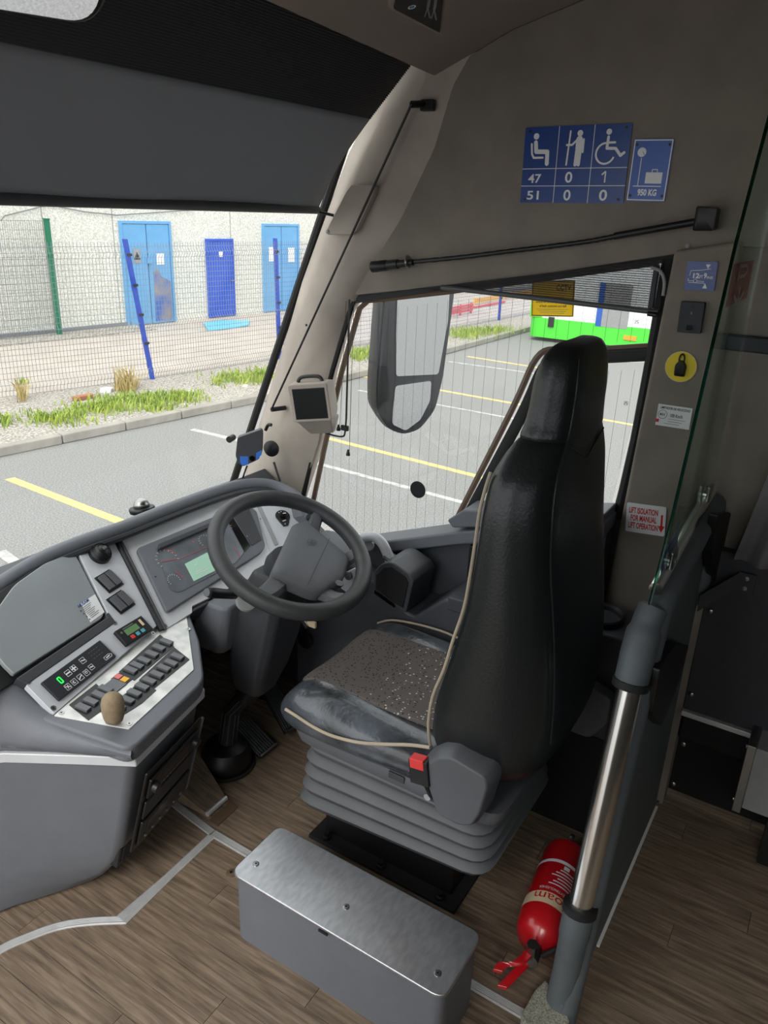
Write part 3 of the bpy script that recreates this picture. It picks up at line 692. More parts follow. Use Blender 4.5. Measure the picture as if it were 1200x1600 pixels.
# inspection cover on the pillar
def ppx(u, v, x): return at(u, v, x=x)
ic = [ppx(*p, 1.999) for p in ((548,289),(587,289),(583,305),(557,360),(548,367),(511,367),(509,360),(540,300))]
ico = B().prism(ic, (.02,0,0)).build('inspection_cover', 'taupe_lit', pl, bevel=.004, seg=2)
for u, v_ in ((584,291),(512,362)): B().lathe([(.006,0),(.006,.002),(.003,.004)], at(u, v_, x=1.999), (-1,0,0), 12).build('rivet', 'light_grey', pl, smooth=True)
for u, v_ in ((479,507),(482,508)): pass
B().lathe([(.004,0),(.004,.002),(.002,.003)], at(479,508,x=1.99), (-1,0,0), 10).build('screw', 'black', pl)
# interior mirror
mr_ = thing('interior_mirror', at(75,-60,y=1.0), 'rounded black rimmed interior mirror hanging above the windscreen blind', 'mirror')
mc = at(60,-40,y=0.98); mf = Fr(mc, (0.51,-.86,0), (-.37,-.22,.9))
cor = [mf.pa(*p) for p in ((-90,-150),(185,-95),(150,42),(-80,5))]
po = rnd(cor, .035, 6)
mf.plate(po, -.02, 0).build('mirror_shell', 'black', mr_, bevel=.004)
cx_, cy_ = sum(p[0] for p in cor)/4, sum(p[1] for p in cor)/4
mf.plate([(cx_+(a-cx_)*.955, cy_+(b_-cy_)*.94) for a, b_ in po], 0, .0015).build('mirror_glass', 'mirror', mr_)
B().cyl(mf.p(cx_,cy_,-.02), (mc.x-.05,1.16,2.05), .008, 10).build('stem', 'black', mr_, smooth=True)
# overhead passenger sign
hd = thing('overhead_sign_lamp', at(655,20,z=2.03), 'dark overhead warning lamp panel with person pictogram in the headliner', 'sign')
c0 = at(652,18,z=2.02); hf = Fr(c0, (-0.75,.0,.0), (0,-.92,.38)); hf = Fr(c0, V((1,0,-.03)), V((0,-.93,.30)))
hq = [onp(*p, c0, hf.n) for p in ((606,8),(690,52),(700,-40),(625,-70))]
hab = [hf.ab(q) for q in hq]
sgn = -1 if hf.n.z > 0 else 1
hf.plate(rnd(hab, .01), -sgn*.02, sgn*.006).build('bezel', 'headliner', hd, bevel=.003)
hx, hy = sum(p[0] for p in hab)/4, sum(p[1] for p in hab)/4
hf.plate(rnd([(hx+(a-hx)*.86, hy+(b_-hy)*.86) for a, b_ in hab], .008), sgn*.006, sgn*.009).build('lens', 'black_gloss', hd)
q_ = hf.ab(onp(642,3,c0,hf.n)); hf.ring(q_[0], q_[1], .005, .008, sgn*.0095).build('ring_symbol', 'white', hd); hf.disc(q_[0], q_[1], .003, sgn*.009, sgn*.0098).build('lamp_dot', 'blue_plastic', hd)
bb = B()
for du in (0, 10):
    p0 = hf.ab(onp(662+du,18+du*.3,c0,hf.n)); p1 = hf.ab(onp(667+du,4+du*.3,c0,hf.n)); p2 = hf.ab(onp(670+du,20+du*.3,c0,hf.n)); p3 = hf.ab(onp(670+du,-12,c0,hf.n)); hf.stroke([p0,p1,p2], .003, sgn*.0094, bb); hf.stroke([p1,p3], .006, sgn*.0094, bb)
bb.build('person_symbol', 'print_grey', hd)

# ================================================================== DASHBOARD
dash = thing('dashboard', (1.4,1.6,0), 'grey coach dashboard with switch console, instrument cluster and radio stack', 'dashboard')
ua = math.radians(11); uu = V((math.cos(ua), math.sin(ua), 0)); fw = V((-math.sin(ua), math.cos(ua), 0))
SF = Fr((0.85,1.13,0.566), uu, fw*math.cos(.12)+V((0,0,math.sin(.12))))         # switch shelf
sl = SF.pa(85,1118); st = SF.pa(250,975)
Hs = math.radians(38)
HF = Fr(SF.px(85,1116), uu, fw*math.cos(Hs)+V((0,0,math.sin(Hs))))             # left fascia
KF = Fr(SF.px(255,985)+V((0,.004,.006)), (1,0,0), V((0,math.cos(.62),math.sin(.62))))   # instrument fascia
def plate_px(F, pts, h0, h1, name, m, parent=None, r=0, **k):
    pl_ = [F.pa(*p) for p in pts]
    return F.plate(rnd(pl_, r) if r else pl_, h0, h1).build(name, m, parent if parent is not None else dash, **k)
# switch plate with soft surround
lipo = [(62,1122),(205,1172),(320,1062),(312,1000),(293,950),(240,965)]
plate_px(SF, lipo, -.045, -.0005, 'console_rim', 'dash_grey', r=[.01,.03,.03,.02,.0,0], bevel=.012, seg=3)
swp = plate_px(SF, [(84,1119),(202,1140),(303,1047),(291,958),(250,972)], -.003, .002, 'switch_plate', 'worn_silver', r=.004, bevel=.001)
def screw(F, u, v, parent, h=0.0, r=.0062, m='steel'):
    a, b_ = F.pa(u, v); s_ = F.disc(a, b_, r, h, h+.0012, seg=14).build('screw', m, parent)
    F.disc(a, b_, r*.38, h+.0012, h+.0014, seg=6).build('screw_socket', 'black', s_)
for u, v_ in ((96,1115),(202,1132),(294,984)): screw(SF, u, v_, swp, .002)
# rocker switches: rows from the photograph, one object each
def rocker(F, u, v, la, lb, m, parent, h=.002, tilt=0):
    a, b_ = F.pa(u, v)
    rk = F.rect(a-la/2, a+la/2, b_-lb/2, b_+lb/2, h, h+.008, r=.002).build('rocker_switch', m, parent, bevel=.0025, seg=3)
    return rk
def swblock(F, pts, h=.002):
    return plate_px(F, pts, h-.001, h+.0015, 'switch_surround', 'black', swp)
swblock(SF, [(108,1103),(138,1127),(181,1096),(150,1070)]); swblock(SF, [(172,1060),(200,1047),(271,1009),(250,992)]) if False else None
swblock(SF, [(186,1051),(210,1065),(272,1012),(250,993)]); swblock(SF, [(217,1064),(240,1078),(296,1032),(272,1013)]); swblock(SF, [(198,1086),(222,1100),(244,1080),(219,1064)]); swblock(SF, [(155,1112),(178,1128),(222,1100),(198,1084)])
SA = SF.pa(128,1112); SBp = SF.pa(259,1006); 
top_row = [(130,1109),(142,1099),(155,1089),(165,1080)]+[(204,1050),(214,1043),(225,1035),(237,1025),(248,1015),(260,1006)]
bot_row = [(185,1108),(199,1097),(210,1086),(222,1076)]+[(233,1067),(245,1057),(256,1047),(267,1039),(277,1029)]
for i, (u, v_) in enumerate(top_row): rocker(SF, u, v_, .0165, .034, 'button', swp)
for i, (u, v_) in enumerate(bot_row): rocker(SF, u, v_, .0165, .034, 'button', swp)
a, b_ = SF.pa(180,1072); SF.rect(a-.019, a+.017, b_-.020, b_+.020, .002, .005, r=.002).build('blank_cover', 'button', swp, bevel=.001)
a, b_ = SF.pa(191,1062); wl_ = SF.rect(a-.015, a+.015, b_-.021, b_+.021, .002, .004).build('warning_lamps', 'black', swp, bevel=.001)
a, b_ = SF.pa(186,1059); SF.rect(a-.010, a+.006, b_-.007, b_+.009, .004, .006).build('red_lens', 'pinkred', wl_); a, b_ = SF.pa(195,1064); SF.rect(a-.008, a+.008, b_-.008, b_+.008, .004, .006).build('amber_lens', 'amber', wl_)
# left fascia (vent column + climate strip)
fas = plate_px(HF, [(40,1072),(84,1117),(252,972),(172,835),(118,858),(172,968)], -.012, .004, 'fascia_panel', 'fascia', r=.003, bevel=.0015)
for u, v_ in ((124,863),(165,843),(178,975),(238,991),(43,1067),(82,1108)): screw(HF, u, v_, fas, .004)
# storage bin lid
plate_px(HF, [(-40,1100),(22,1062),(178,968),(118,850),(60,880),(-10,930),(-60,980)], -.04, -.014, 'bin_recess', 'black', r=.006)
lidp = plate_px(HF, [(22,1054),(160,966),(163,955),(116,862),(70,880),(22,914),(0,945),(-20,975),(-14,1010),(4,1036)], -.013, .001, 'bin_lid', 'binlid', r=[.006,.012,.004,.012,.01,.02,.02,.01,.01,.01], bevel=.003)
plate_px(HF, [(24,1062),(42,1071),(180,974),(168,958),(163,962),(166,966)], -.02, .006, 'bin_sill', 'dash_dark', bevel=.003)
ln = plate_px(HF, [(126,943),(148,929),(163,957),(141,973)], .001, .0016, 'instruction_label', 'white', lidp)
LA = HF.pa(141,973); LB = HF.pa(163,957); LC = HF.pa(126,943)
LFr = Fr(HF.p(*LA), HF.p(*LB)-HF.p(*LA), HF.p(*LC)-HF.p(*LA)); LW = (V(LB)-V(LA)).length; LH = (V(LC)-V(LA)).length
text('label_heading', 'HUSAM', LFr, LW*.15, LW*.9, LH*.78, LH*.93, .0021, 'sign_blue', ln, .3)
bb = B()
for k in range(8): LFr.stroke([(LW*.22,LH*(.7-.08*k)),(LW*(.85-.1*(k % 3)),LH*(.7-.08*k))], LH*.028, .0021, bb, False)
bb.build('label_lines', 'print_grey', ln)
bb = B()
for k in range(4): LFr.disc(LW*.1, LH*(.64-.17*k), LH*.03, .0018, .0021, bb, 8)
bb.build('label_dots', 'print_dark', ln)
# vent ball, twin switches
a, b_ = HF.pa(154,869); vt = B().lathe([(.030,0),(.030,.012),(.027,.018),(.0262,.0165),(.023,.0235),(.0222,.022),(.016,.0285),(.015,.027),(.008,.031),(.001,.0315)], HF.p(a,b_,.004), HF.n, 28).build('air_vent', 'black', fas, smooth=True, angle=25)
B().box(-.0045,.0045,-.0035,.0035,0,.004)
HF.rect(a-.005, a+.008, b_-.004, b_+.005, .033, .038).build('vent_tab', 'button', vt, bevel=.001)
for q4 in (((154,902),(177,889),(192,914),(170,929)), ((173,935),(196,921),(210,945),(188,962))):
    P4 = [HF.px(*p) for p in q4]; TF = Fr(P4[3], (P4[2]-P4[3])+(P4[1]-P4[0]), (P4[0]-P4[3])+(P4[1]-P4[2])); TW = (P4[2]-P4[3]).length; TH = (P4[0]-P4[3]).length
    sb = TF.rect(0, TW, 0, TH, .002, .006).build('switch_surround', 'black', fas, bevel=.0006)
    for s in (.27, .74): TF.rect(TW*(s-.19), TW*(s+.19), TH*.10, TH*.90, .006, .014, r=.002).build('rocker_switch', 'button', sb, bevel=.0025, seg=2)
# tachograph-like controller
a0, c0_ = HF.pa(195,1012); q1_ = HF.pa(236,986); 
CF = Fr(HF.px(195,1013), HF.px(236,987)-HF.px(195,1013), HF.px(180,989)-HF.px(195,1013)); CW = (HF.px(236,987)-HF.px(195,1013)).length; CH = (HF.px(180,989)-HF.px(195,1013)).length
ctl = CF.rect(0, CW, 0, CH, .002, .014, r=.003).build('heater_controller', 'black', fas, bevel=.002)
CF.rect(CW*.22, CW*.68, CH*.42, CH*.78, .014, .0146).build('lcd', 'lcd_green', ctl)
for k, m in enumerate(('red_button','cyan_key','cyan_key')): CF.rect(CW*(.26+.19*k), CW*(.38+.19*k), CH*.13, CH*.34, .014, .015).build('key', m, ctl, bevel=.0005)
CF.rect(CW*.80, CW*.86, CH*.45, CH*.85, .014, .0165).build('slider', 'cream_print', ctl); CF.disc(CW*.12, CH*.72, CH*.07, .014, .0155, seg=10).build('button', 'steel', ctl)
bb = B(); CF.stroke([(CW*.22,CH*.86),(CW*.6,CH*.86)], CH*.05, .0146, bb, False); bb.build('legend', 'print_grey', ctl)
# climate panel
p0, p1, p2 = HF.px(90,1098), HF.px(179,1029), HF.px(67,1067)
AF = Fr(p0, p1-p0, p2-p0); AW = (p1-p0).length; AH = (p2-p0).length
cp = AF.rect(0, AW, 0, AH, .003, .011, r=.002).build('climate_panel', 'print_dark', fas, bevel=.0015)
bb = B(); a, c_, s = AW*.19, AH*.62, AH*.13
AF.stroke([(a-s*.5,c_-s),(a+s*.5,c_-s),(a+s*.5,c_+s),(a-s*.5,c_+s),(a-s*.5,c_-s)], AH*.05, .0115, bb, False); bb.build('green_digit', 'led_green', cp)
bb = B(); z = .0115
def sqr(a, c_, s): AF.stroke([(a-s,c_-s),(a+s,c_-s),(a+s,c_+s),(a-s,c_+s),(a-s,c_-s)], AH*.018, z, bb, False)
for k in range(4):
    a = AW*(.20+.105*k); sqr(a, AH*.22, AH*.12); 
AF.stroke([(AW*.17,AH*.28),(AW*.23,AH*.16)], AH*.035, z, bb); AF.stroke([(AW*.19,AH*.16),(AW*.21,AH*.28)], AH*.035, z, bb)
AF.ring(AW*.305, AH*.22, AH*.03, AH*.065, z, bb, 40, 320); AF.stroke([(AW*.38,AH*.17),(AW*.41,AH*.23),(AW*.44,AH*.27)], AH*.04, z, bb); AF.ring(AW*.515, AH*.22, AH*.03, AH*.05, z, bb); AF.ring(AW*.515, AH*.22, AH*.07, AH*.085, z, bb, 20, 160)
sqr(AW*.33, AH*.66, AH*.12); AF.stroke([(AW*.30,AH*.66),(AW*.36,AH*.66)], AH*.06, z, bb); sqr(AW*.43, AH*.68, AH*.12); AF.stroke([(AW*.40,AH*.68),(AW*.46,AH*.68)], AH*.06, z, bb); AF.stroke([(AW*.43,AH*.58),(AW*.43,AH*.78)], AH*.06, z, bb)
sqr(AW*.60, AH*.72, AH*.12); AF.stroke([(AW*.58,AH*.74),(AW*.625,AH*.70)], AH*.05, z, bb); sqr(AW*.62, AH*.28, AH*.11); AF.stroke([(AW*.605,AH*.30),(AW*.64,AH*.27)], AH*.05, z, bb)
AF.stroke([(AW*.84,AH*.13),(AW*.95,AH*.13),(AW*.97,AH*.22),(AW*.93,AH*.30),(AW*.84,AH*.28),(AW*.84,AH*.13)], AH*.02, z, bb, False); AF.stroke([(AW*.87,AH*.2),(AW*.93,AH*.22)], AH*.05, z, bb)
bb.build('button_symbols', 'print_white', cp, kind='stuff')
bb = B()
for k in range(4):
    AF.stroke([(AW*(.73+.045*k),AH*.82),(AW*(.755+.045*k),AH*.82)], AH*.015, z, bb, False); AF.stroke([(AW*(.73+.045*k),AH*.5),(AW*(.755+.045*k),AH*.5)], AH*.015, z, bb, False); AF.stroke([(AW*(.73+.045*k),AH*.66),(AW*(.755+.045*k),AH*.66)], AH*.015, z, bb, False)
bb.build('faint_legend', 'print_grey', cp)
# seam between fascias
B().tube([HF.px(175,832,.004), HF.px(252,985,.004)], .0075, 8).build('seam_bead', 'black', dash, smooth=True)
B().tube([HF.px(180,829,.006), HF.px(258,984,.006)], .0055, 8).build('seam_bead', 'dash_dark', dash, smooth=True)
# instrument fascia
kf = plate_px(KF, [(182,830),(256,986),(300,958),(300,948),(420,890),(470,800),(380,762)], -.014, .003, 'instrument_fascia', 'fascia_pale', r=.004, bevel=.0015)
for u, v_ in ((189,834),(257,979),(384,757)): screw(KF, u, v_, kf, .003)
bzl = [(210,862),(345,806),(388,795),(398,803),(412,858),(405,868),(258,962)]
bz_ = plate_px(KF, bzl, .003, .016, 'cluster_bezel', 'dash_grey', kf, r=[.014,.02,.01,.01,.014,.01,.014], bevel=.004, seg=3)
gl = [(240,862),(348,818),(378,868),(364,885),(275,932),(262,926)]
gq = plate_px(KF, gl, .0165, .0175, 'gauge_face', 'gauge_face', bz_, r=[.006,.006,.01,.004,.012,.006])
bb = B(); h = .0182
def gauge(u, v, r, t0=200, t1=-20):
    a, c_ = KF.pa(u, v)
    for k in range(11):
        q = math.radians(t0+(t1-t0)*k/10); KF.stroke([(a+math.cos(q)*r*.82,c_+math.sin(q)*r*.82),(a+math.cos(q)*r,c_+math.sin(q)*r)], .0012, h, bb, False)
    return a, c_
ga = gauge(258,880,.036); gauge(318,851,.024); gauge(268,912,.02)
bb.build('gauge_ticks', 'print_white', gq, kind='stuff')
bb = B()
for (u0, v0, u1, v1) in ((248,884,272,879),(270,898,282,908),(363,862,372,876)):
    KF.stroke([KF.pa(u0,v0), KF.pa(u1,v1)], .0022, h+.0006, bb)
KF.ring(*KF.pa(258,880), .034, .037, h+.0003, bb, 10, 70); KF.stroke([KF.pa(275,880), KF.pa(330,856)], .0012, h, bb); KF.disc(*KF.pa(298,852), .003, h, h+.0004, bb, 8)
bb.build('gauge_needles', 'gauge_red', gq)
a0_, c0_ = KF.pa(284,888); dsp = plate_px(KF, [(285,887),(320,869),(335,896),(299,914)], .018, .0188, 'green_display', 'display_green', gq)
p0, p1, p2 = KF.px(299,914), KF.px(335,896), KF.px(285,887); DF = Fr(p0, p1-p0, p2-p0); DW = (p1-p0).length; DH = (p2-p0).length
bb = B()
for k, (x0, x1, y_) in enumerate(((.3,.7,.35),(.25,.75,.25),(.44,.5,.7))): DF.stroke([(DW*x0,DH*y_),(DW*x1,DH*y_)], DH*.03, .0194, bb, False)
bb.build('display_text', 'print_white', dsp)
dk = plate_px(KF, [(352,818),(360,813),(388,858),(379,868)], .0165, .0172, 'dark_gauge_strip', 'black_gloss', bz_)
bb = B(); KF.stroke([KF.pa(353,828), KF.pa(358,826)], .002, .0178, bb); KF.stroke([KF.pa(354,832), KF.pa(359,830)], .002, .0178, bb); bb.build('strip_symbols', 'print_grey', dk)
plate_px(KF, [(362,812),(385,800),(405,848),(390,858)], .0165, .019, 'blank_panel', 'dash_dark', bz_, r=.004, bevel=.001)
B().lathe([(.0025,0),(.0025,.001)], KF.px(386,838,.019), KF.n, 8).build('screw', 'steel', bz_)
plate_px(KF, [(243,858),(350,813),(356,818),(242,868)], .0175, .028, 'cluster_hood', 'dash_dark', bz_, bevel=.004)
for u, v_ in ((243,901),(389,796),(399,792),(397,815),(407,811)): B().lathe([(.002,0),(.002,.0012)], KF.px(u, v_, .016), KF.n, 8).build('peg', 'black', bz_)
# light switch panel at the right end, turned towards the driver
k0_, k1_ = KF.px(384,762), KF.px(430,890)
LK = Fr(KF.px(400,800), V((.85,-.52,0)), k0_-k1_)
lsw = plate_px(LK, [(384,762),(430,890),(486,850),(480,790),(455,766),(420,757)], -.012, .005, 'light_panel', 'fascia', r=[.002,.002,.03,.03,.03,.03], bevel=.002)
plate_px(LK, [(400,790),(405,789),(434,852),(429,854)], .005, .008, 'trim_strip', 'light_grey', lsw)
a, c_ = LK.pa(441,808); kp = LK.plate([(a+math.cos(q)*.024, c_+math.sin(q)*.024) for q in [math.radians(t) for t in range(-30,215,15)]]+[(a-.01,c_-.042),(a+.006,c_-.042)], .005, .008).build('knob_plate', 'black', lsw, bevel=.001)
B().lathe([(.0105,0),(.0105,.008),(.009,.011),(.001,.0115)], LK.p(a,c_,.008), LK.n, 16).build('rotary_knob', 'black_gloss', kp, smooth=True)
LK.rect(a-.0015, a+.009, c_-.0015, c_+.0015, .019, .021).build('knob_pointer', 'print_white', kp)
bb = B()
for t in (60, 90, 120): LK.disc(a+math.cos(math.radians(t))*.017, c_+math.sin(math.radians(t))*.017, .0016, .008, .0086, bb, 8)
LK.disc(a-.002, c_-.034, .0018, .008, .0086, bb, 8); LK.stroke([(a-.006,c_-.022),(a+.004,c_-.020)], .003, .0086, bb); bb.build('knob_symbols', 'print_white', kp)
B().lathe([(.022,0),(.022,.003),(.018,.006),(.017,.004),(.011,.008),(.001,.009)], LK.px(417,768,.004), LK.n, 22).build('air_vent', 'black', lsw, smooth=True, angle=25)
# cowl: rounded rim along the top
cw = [(-60,965,.72),(-25,925,.75),(15,896,.775),(70,864,.79),(130,839,.80),(190,818,.803),(260,790,.803),(330,764,.798),(372,752,.79),(410,749,.78),(440,756,.765),(465,772,.745),(486,800,.715)]
cpth = smoothpath([at(u, v_+7, z=z_) for u, v_, z_ in cw], 5)
B().tube(cpth, .019, 12).build('cowl_rim', 'dash_grey', dash, smooth=True)
c2 = [V((p.x-.004, p.y-.014, p.z-.017)) for p in cpth]
B().tube(c2, .012, 10).build('cowl_inner_bead', 'dash_dark', dash, smooth=True)
# deck between cowl and windscreen
bb = B(); rg = []
for p in [V((-.42,1.80,.60)), V((.1,1.74,.63)), V((.45,1.66,.67))]+cpth: rg.append([p+V((0,.005,.008)), V((p.x+.01, 1.93, p.z-.22)), V((p.x+.01,1.93,p.z-.26)), p+V((0,.0,-.03))])
bb.loft(rg).build('deck', 'dash_grey', dash, smooth=True, angle=40)
# underside carrier closing the dash behind the fascias
B().prism([(1.22,1.42,.60),(1.22,1.47,.60),(1.22,1.74,.775),(1.22,1.80,.70),(1.22,1.55,.50),(1.22,1.45,.55)], (.80,0,0)).build('carrier', 'dash_dark', dash, bevel=.006)
B().prism([(1.93,1.50,.0),(1.93,1.93,.0),(1.93,1.93,.45),(1.93,1.75,.58),(1.93,1.55,.50),(1.93,1.48,.42)], (.05,0,0)).build('side_cheek', 'console_dark', dash, bevel=.008)
# console lower body with the silver belt
A_, B_ = SF.px(208,1166,-.02), SF.px(316,1060,-.02)
L0, L1 = V((.745,1.41,0)), V((.45,1.75,0))
def ringat(z, ins=0, cut=0):
    return [V((A_.x+.004+cut*.0, A_.y+cut, z)), V((B_.x-ins, B_.y+cut*.9, z)), V((1.27-ins,1.47,z)), V((1.2,1.85,z)), V((.30,1.9,z)), V((.42,1.72,z)), V((.60,1.555,z)), V((.745,1.405+cut*.35,z)), V((.83,1.27+cut*.7,z))]
B().loft([ringat(.53), ringat(.36,.006,.045), ringat(.22,.012,.085), ringat(.15,.02,.115), ringat(.09,.03,.16), ringat(.04,.045,.21), ringat(.0,.06,.25)]).build('console_body', 'dash_grey', dash, bevel=.02, seg=3, angle=40)
top_o = [SF.px(208,1168,-.02)]
def ringt(z, o): return [p+V((o*(-.7 if i in (0,7,8,6,5) else .6), -o*.6, 0)) for i, p in enumerate(ringat(z))]
B().loft([ringt(.492,.004), ringt(.519,.006)]).build('silver_belt', 'fascia_pale', dash, bevel=.003)
B().loft([ringt(.519,.003), ringt(.548,.005)]).build('console_shoulder', 'dash_grey', dash, bevel=.012, seg=3)
# left shoulder below the bin
lf = [(-30,1060),(40,1076),(88,1122),(60,1150),(-40,1150)]
Tt = [HF.px(-70,1105,-.003), HF.px(20,1058,-.003), HF.px(42,1076,-.003), SF.px(84,1121,-.002), SF.px(140,1146,-.003), SF.px(207,1170,-.006)]
Tb = [V((.42,1.72,.515)), V((.60,1.555,.515)), V((.68,1.48,.515)), V((.745,1.405,.515)), V((.83,1.27,.515)), V((A_.x+.002,A_.y-.004,.515))]
ou = V((-.85,-.5,0))
mid1 = [t.lerp(q, .25)+ou*.022+V((0,0,.004)) for t, q in zip(Tt, Tb)]; mid2 = [t.lerp(q, .6)+ou*.018 for t, q in zip(Tt, Tb)]
bk_ = [q+V((.08,.10,0)) for q in Tb]; tk_ = [t+V((.06,.08,-.02)) for t in Tt]
B().loft([tk_, Tt, mid1, mid2, [q+ou*.004 for q in Tb], bk_], caps=False, closed=False).build('console_shoulder_left', 'dash_grey', dash, smooth=True, angle=70, subsurf=1)
# radio stack on the driver-facing side
rA, rB = ringat(.5)[0], ringat(.5)[1]
RF = Fr(V((rA.x,rA.y,.0))+V((0,0,.47)), V((rB.x-rA.x, rB.y-rA.y, 0)), V((0,-.09/.33,1.0)))
RWd = (rB-rA).length
rs = RF.rect(RWd*.10, RWd*.93, -.285, -.02, .002, .010, r=.006).build('radio_housing', 'black', dash, bevel=.004)
r1 = RF.rect(RWd*.14, RWd*.88, -.105, -.045, .010, .018, r=.003).build('radio', 'black', rs, bevel=.003)
for s in (.2, .82): B().lathe([(.014,0),(.013,.012),(.001,.013)], RF.p(RWd*s,-.075,.018), RF.n, 16).build('radio_knob', 'black', r1, smooth=True)
bb = B()
for k in range(9): RF.rect(RWd*(.3+.05*k), RWd*(.33+.05*k), -.098, -.094, .018, .0185, bb)
bb.build('radio_legend', 'print_grey', r1)
RF.rect(RWd*.3, RWd*.72, -.08, -.055, .018, .0186).build('radio_display', 'screen', r1)
RF.rect(RWd*.14, RWd*.88, -.175, -.118, .010, .016, r=.003).build('storage_slot', 'print_dark', rs, bevel=.002)
r2 = RF.rect(RWd*.14, RWd*.88, -.265, -.185, .010, .018, r=.003).build('tachograph', 'black', rs, bevel=.003)
RF.rect(RWd*.22, RWd*.52, -.218, -.195, .018, .0186).build('tacho_display', 'pinkred' if False else 'screen', r2)
for k in range(6): B().lathe([(.005,0),(.004,.004),(.001,.0045)], RF.p(RWd*(.22+.11*k),-.245,.018), RF.n, 10).build('tacho_button', 'button', r2, smooth=True)
RF.rect(RWd*.95, RWd*.985, -.28, -.03, .002, .012).build('side_frame', 'dash_grey', dash, bevel=.003)
a_ = RF.rect(RWd*.10, RWd*.86, -.36, -.29, -.07, -.02).build('foot_grille', 'black', dash, bevel=.003)
for k in range(9): RF.rect(RWd*.14, RWd*.86, -.352+.0065*k, -.349+.0065*k, -.02, -.017).build('grille_slat', 'dash_dark', a_)
# gooseneck microphone
mcb = SF.px(178,1128,.002); mct = mcb+V((-.004,-.012,.030)); mfm = thing('foam_microphone', mcb, 'brown foam covered microphone standing on the switch plate', 'microphone')
B().cyl(mcb, mct, .006, 10).build('stalk', 'black', mfm, smooth=True)
ax_ = V((.02,-.0,1)).normalized()
B().lathe([(.002,-.001),(.013,.000),(.0195,.005),(.0225,.015),(.0245,.030),(.025,.046),(.0225,.059),(.0155,.068),(.005,.072),(.001,.0725)], mcb+V((-.002,-.004,.004)), ax_, 24).build('foam_cover', 'foam', mfm, smooth=True, angle=180)
# dome sensor on the dash top
dm = thing('dome_camera', at(228,788,z=.80), 'small clear dome on a black ring on top of the dashboard', 'dome'); dc = at(229,797,z=.803)+V((0,.02,0)); 
B().lathe([(.036,-.010),(.038,.0),(.036,.004),(.024,.006)], dc, (0,.15,1), 24).build('ring_base', 'black', dm, smooth=True); B().lathe([(.024,0),(.023,.010),(.018,.019),(.010,.025),(.001,.027)], dc+V((0,0,.006)), (0,.15,1), 24).build('dome', 'steel', dm, smooth=True, angle=180)
# ================================================================== STEERING
tl, yw = math.radians(27), math.radians(-10)
wn = V((math.sin(yw)*math.sin(tl), -math.cos(yw)*math.sin(tl), math.cos(tl)))
WC = at(456,862,z=.755)
wu = V((1,0,0))-wn*wn.x; wu.normalize()
# wheel turned a little: the top spoke points towards the A pillar
sw = thing('steering_wheel', WC, 'dark grey four spoke steering wheel with airbag pad over the dashboard', 'steering wheel')
WF = Fr(WC, wu, wn.cross(wu))          # u right, v forward/up, n towards driver
Rr = .2145
B().tube([WF.p(math.cos(q)*Rr, math.sin(q)*Rr, 0) for q in [2*math.pi*k/64 for k in range(64)]], .0235, 16, closed=True, ref=wn).build('rim', 'wheel_rubber', sw, smooth=True, angle=180)
# pad outline from the photograph, lying a little below the rim
PFr = Fr(WF.p(0,0,-.010), WF.u, WF.v)
pad = [PFr.pa(*p) for p in ((428,888),(460,818),(480,815),(541,866),(545,875),(535,905),(500,925),(482,920),(430,897))]
bot_ = [PFr.p(a, c_, -.05) for a, c_ in pad]; ctr = V((sum(p[0] for p in pad)/len(pad), sum(p[1] for p in pad)/len(pad)))
bb = B(); pr_ = rnd(pad, .018, 4)
def sc_(k, h): return [PFr.p(ctr.x+(a-ctr.x)*k, ctr.y+(c_-ctr.y)*k, h) for a, c_ in pr_]
bb.loft([sc_(.92,-.05), sc_(1.04,-.035), sc_(1.04,-.010), sc_(1.0,.0), sc_(.93,.006), sc_(.6,.010), sc_(.2,.011)])
pdo = bb.build('airbag_pad', 'wheel_pad', sw, smooth=True, angle=40)
bb = B(); PFr.stroke([PFr.pa(513,846), PFr.pa(478,920)], .0016, .0135, bb, False); bb.build('pad_split_line', 'black', pdo)
ea, eb = PFr.pa(485,852); bb = B()
for k in range(24):
    q0, q1 = 2*math.pi*k/24, 2*math.pi*(k+1)/24
    e_ = lambda q: (ea+math.cos(q)*.016*.9+math.sin(q)*.004, eb+math.sin(q)*.011-math.cos(q)*.004)
    PFr.stroke([e_(q0), e_(q1)], .0014, .0135, bb, False)
PFr.stroke([(ea-.010,eb+.004),(ea-.004,eb-.006),(ea-.001,eb+.005)], .0016, .0135, bb); PFr.stroke([(ea+.002,eb+.005),(ea+.002,eb-.007)], .0016, .0135, bb); PFr.stroke([(ea+.002,eb+.005),(ea+.008,eb+.002),(ea+.007,eb-.005),(ea+.002,eb-.007)], .0016, .0135, bb)
bb.build('emblem', 'black', pdo, label='embossed oval emblem')
def spoke(p_in, p_out, w_in, w_out, name='spoke'):
    a = V(PFr.pa(*p_in)); rimq = WF.pa(*p_out); ang = math.atan2(rimq[1], rimq[0]); e = V((math.cos(ang)*Rr, math.sin(ang)*Rr))
    d_ = (e-a).normalized(); s_ = V((-d_.y, d_.x)); rings = []
    for t, w_, h, th in ((0,w_in,-.024,.022),(.45,w_in*.9,-.018,.02),(.8,w_out,-.004,.02),(1.0,w_out*1.15,.0,.018)):
        c_ = a.lerp(e, t)
        rings.append([PFr.p(c_.x+s_.x*k*w_/2, c_.y+s_.y*k*w_/2, .02*t+h+z_*th) for k, z_ in ((-1,-.5),(-.7,.4),(0,.55),(.7,.4),(1,-.5),(.7,-.9),(-.7,-.9))])
    return B().loft(rings).build(name, 'wheel_pad', sw, smooth=True, angle=50)
spoke((492,826), (500,795), .042, .040); spoke((538,870), (575,860), .045, .036); spoke((440,900), (405,935), .060, .052); sp4 = spoke((505,915), (545,945), .05, .045)
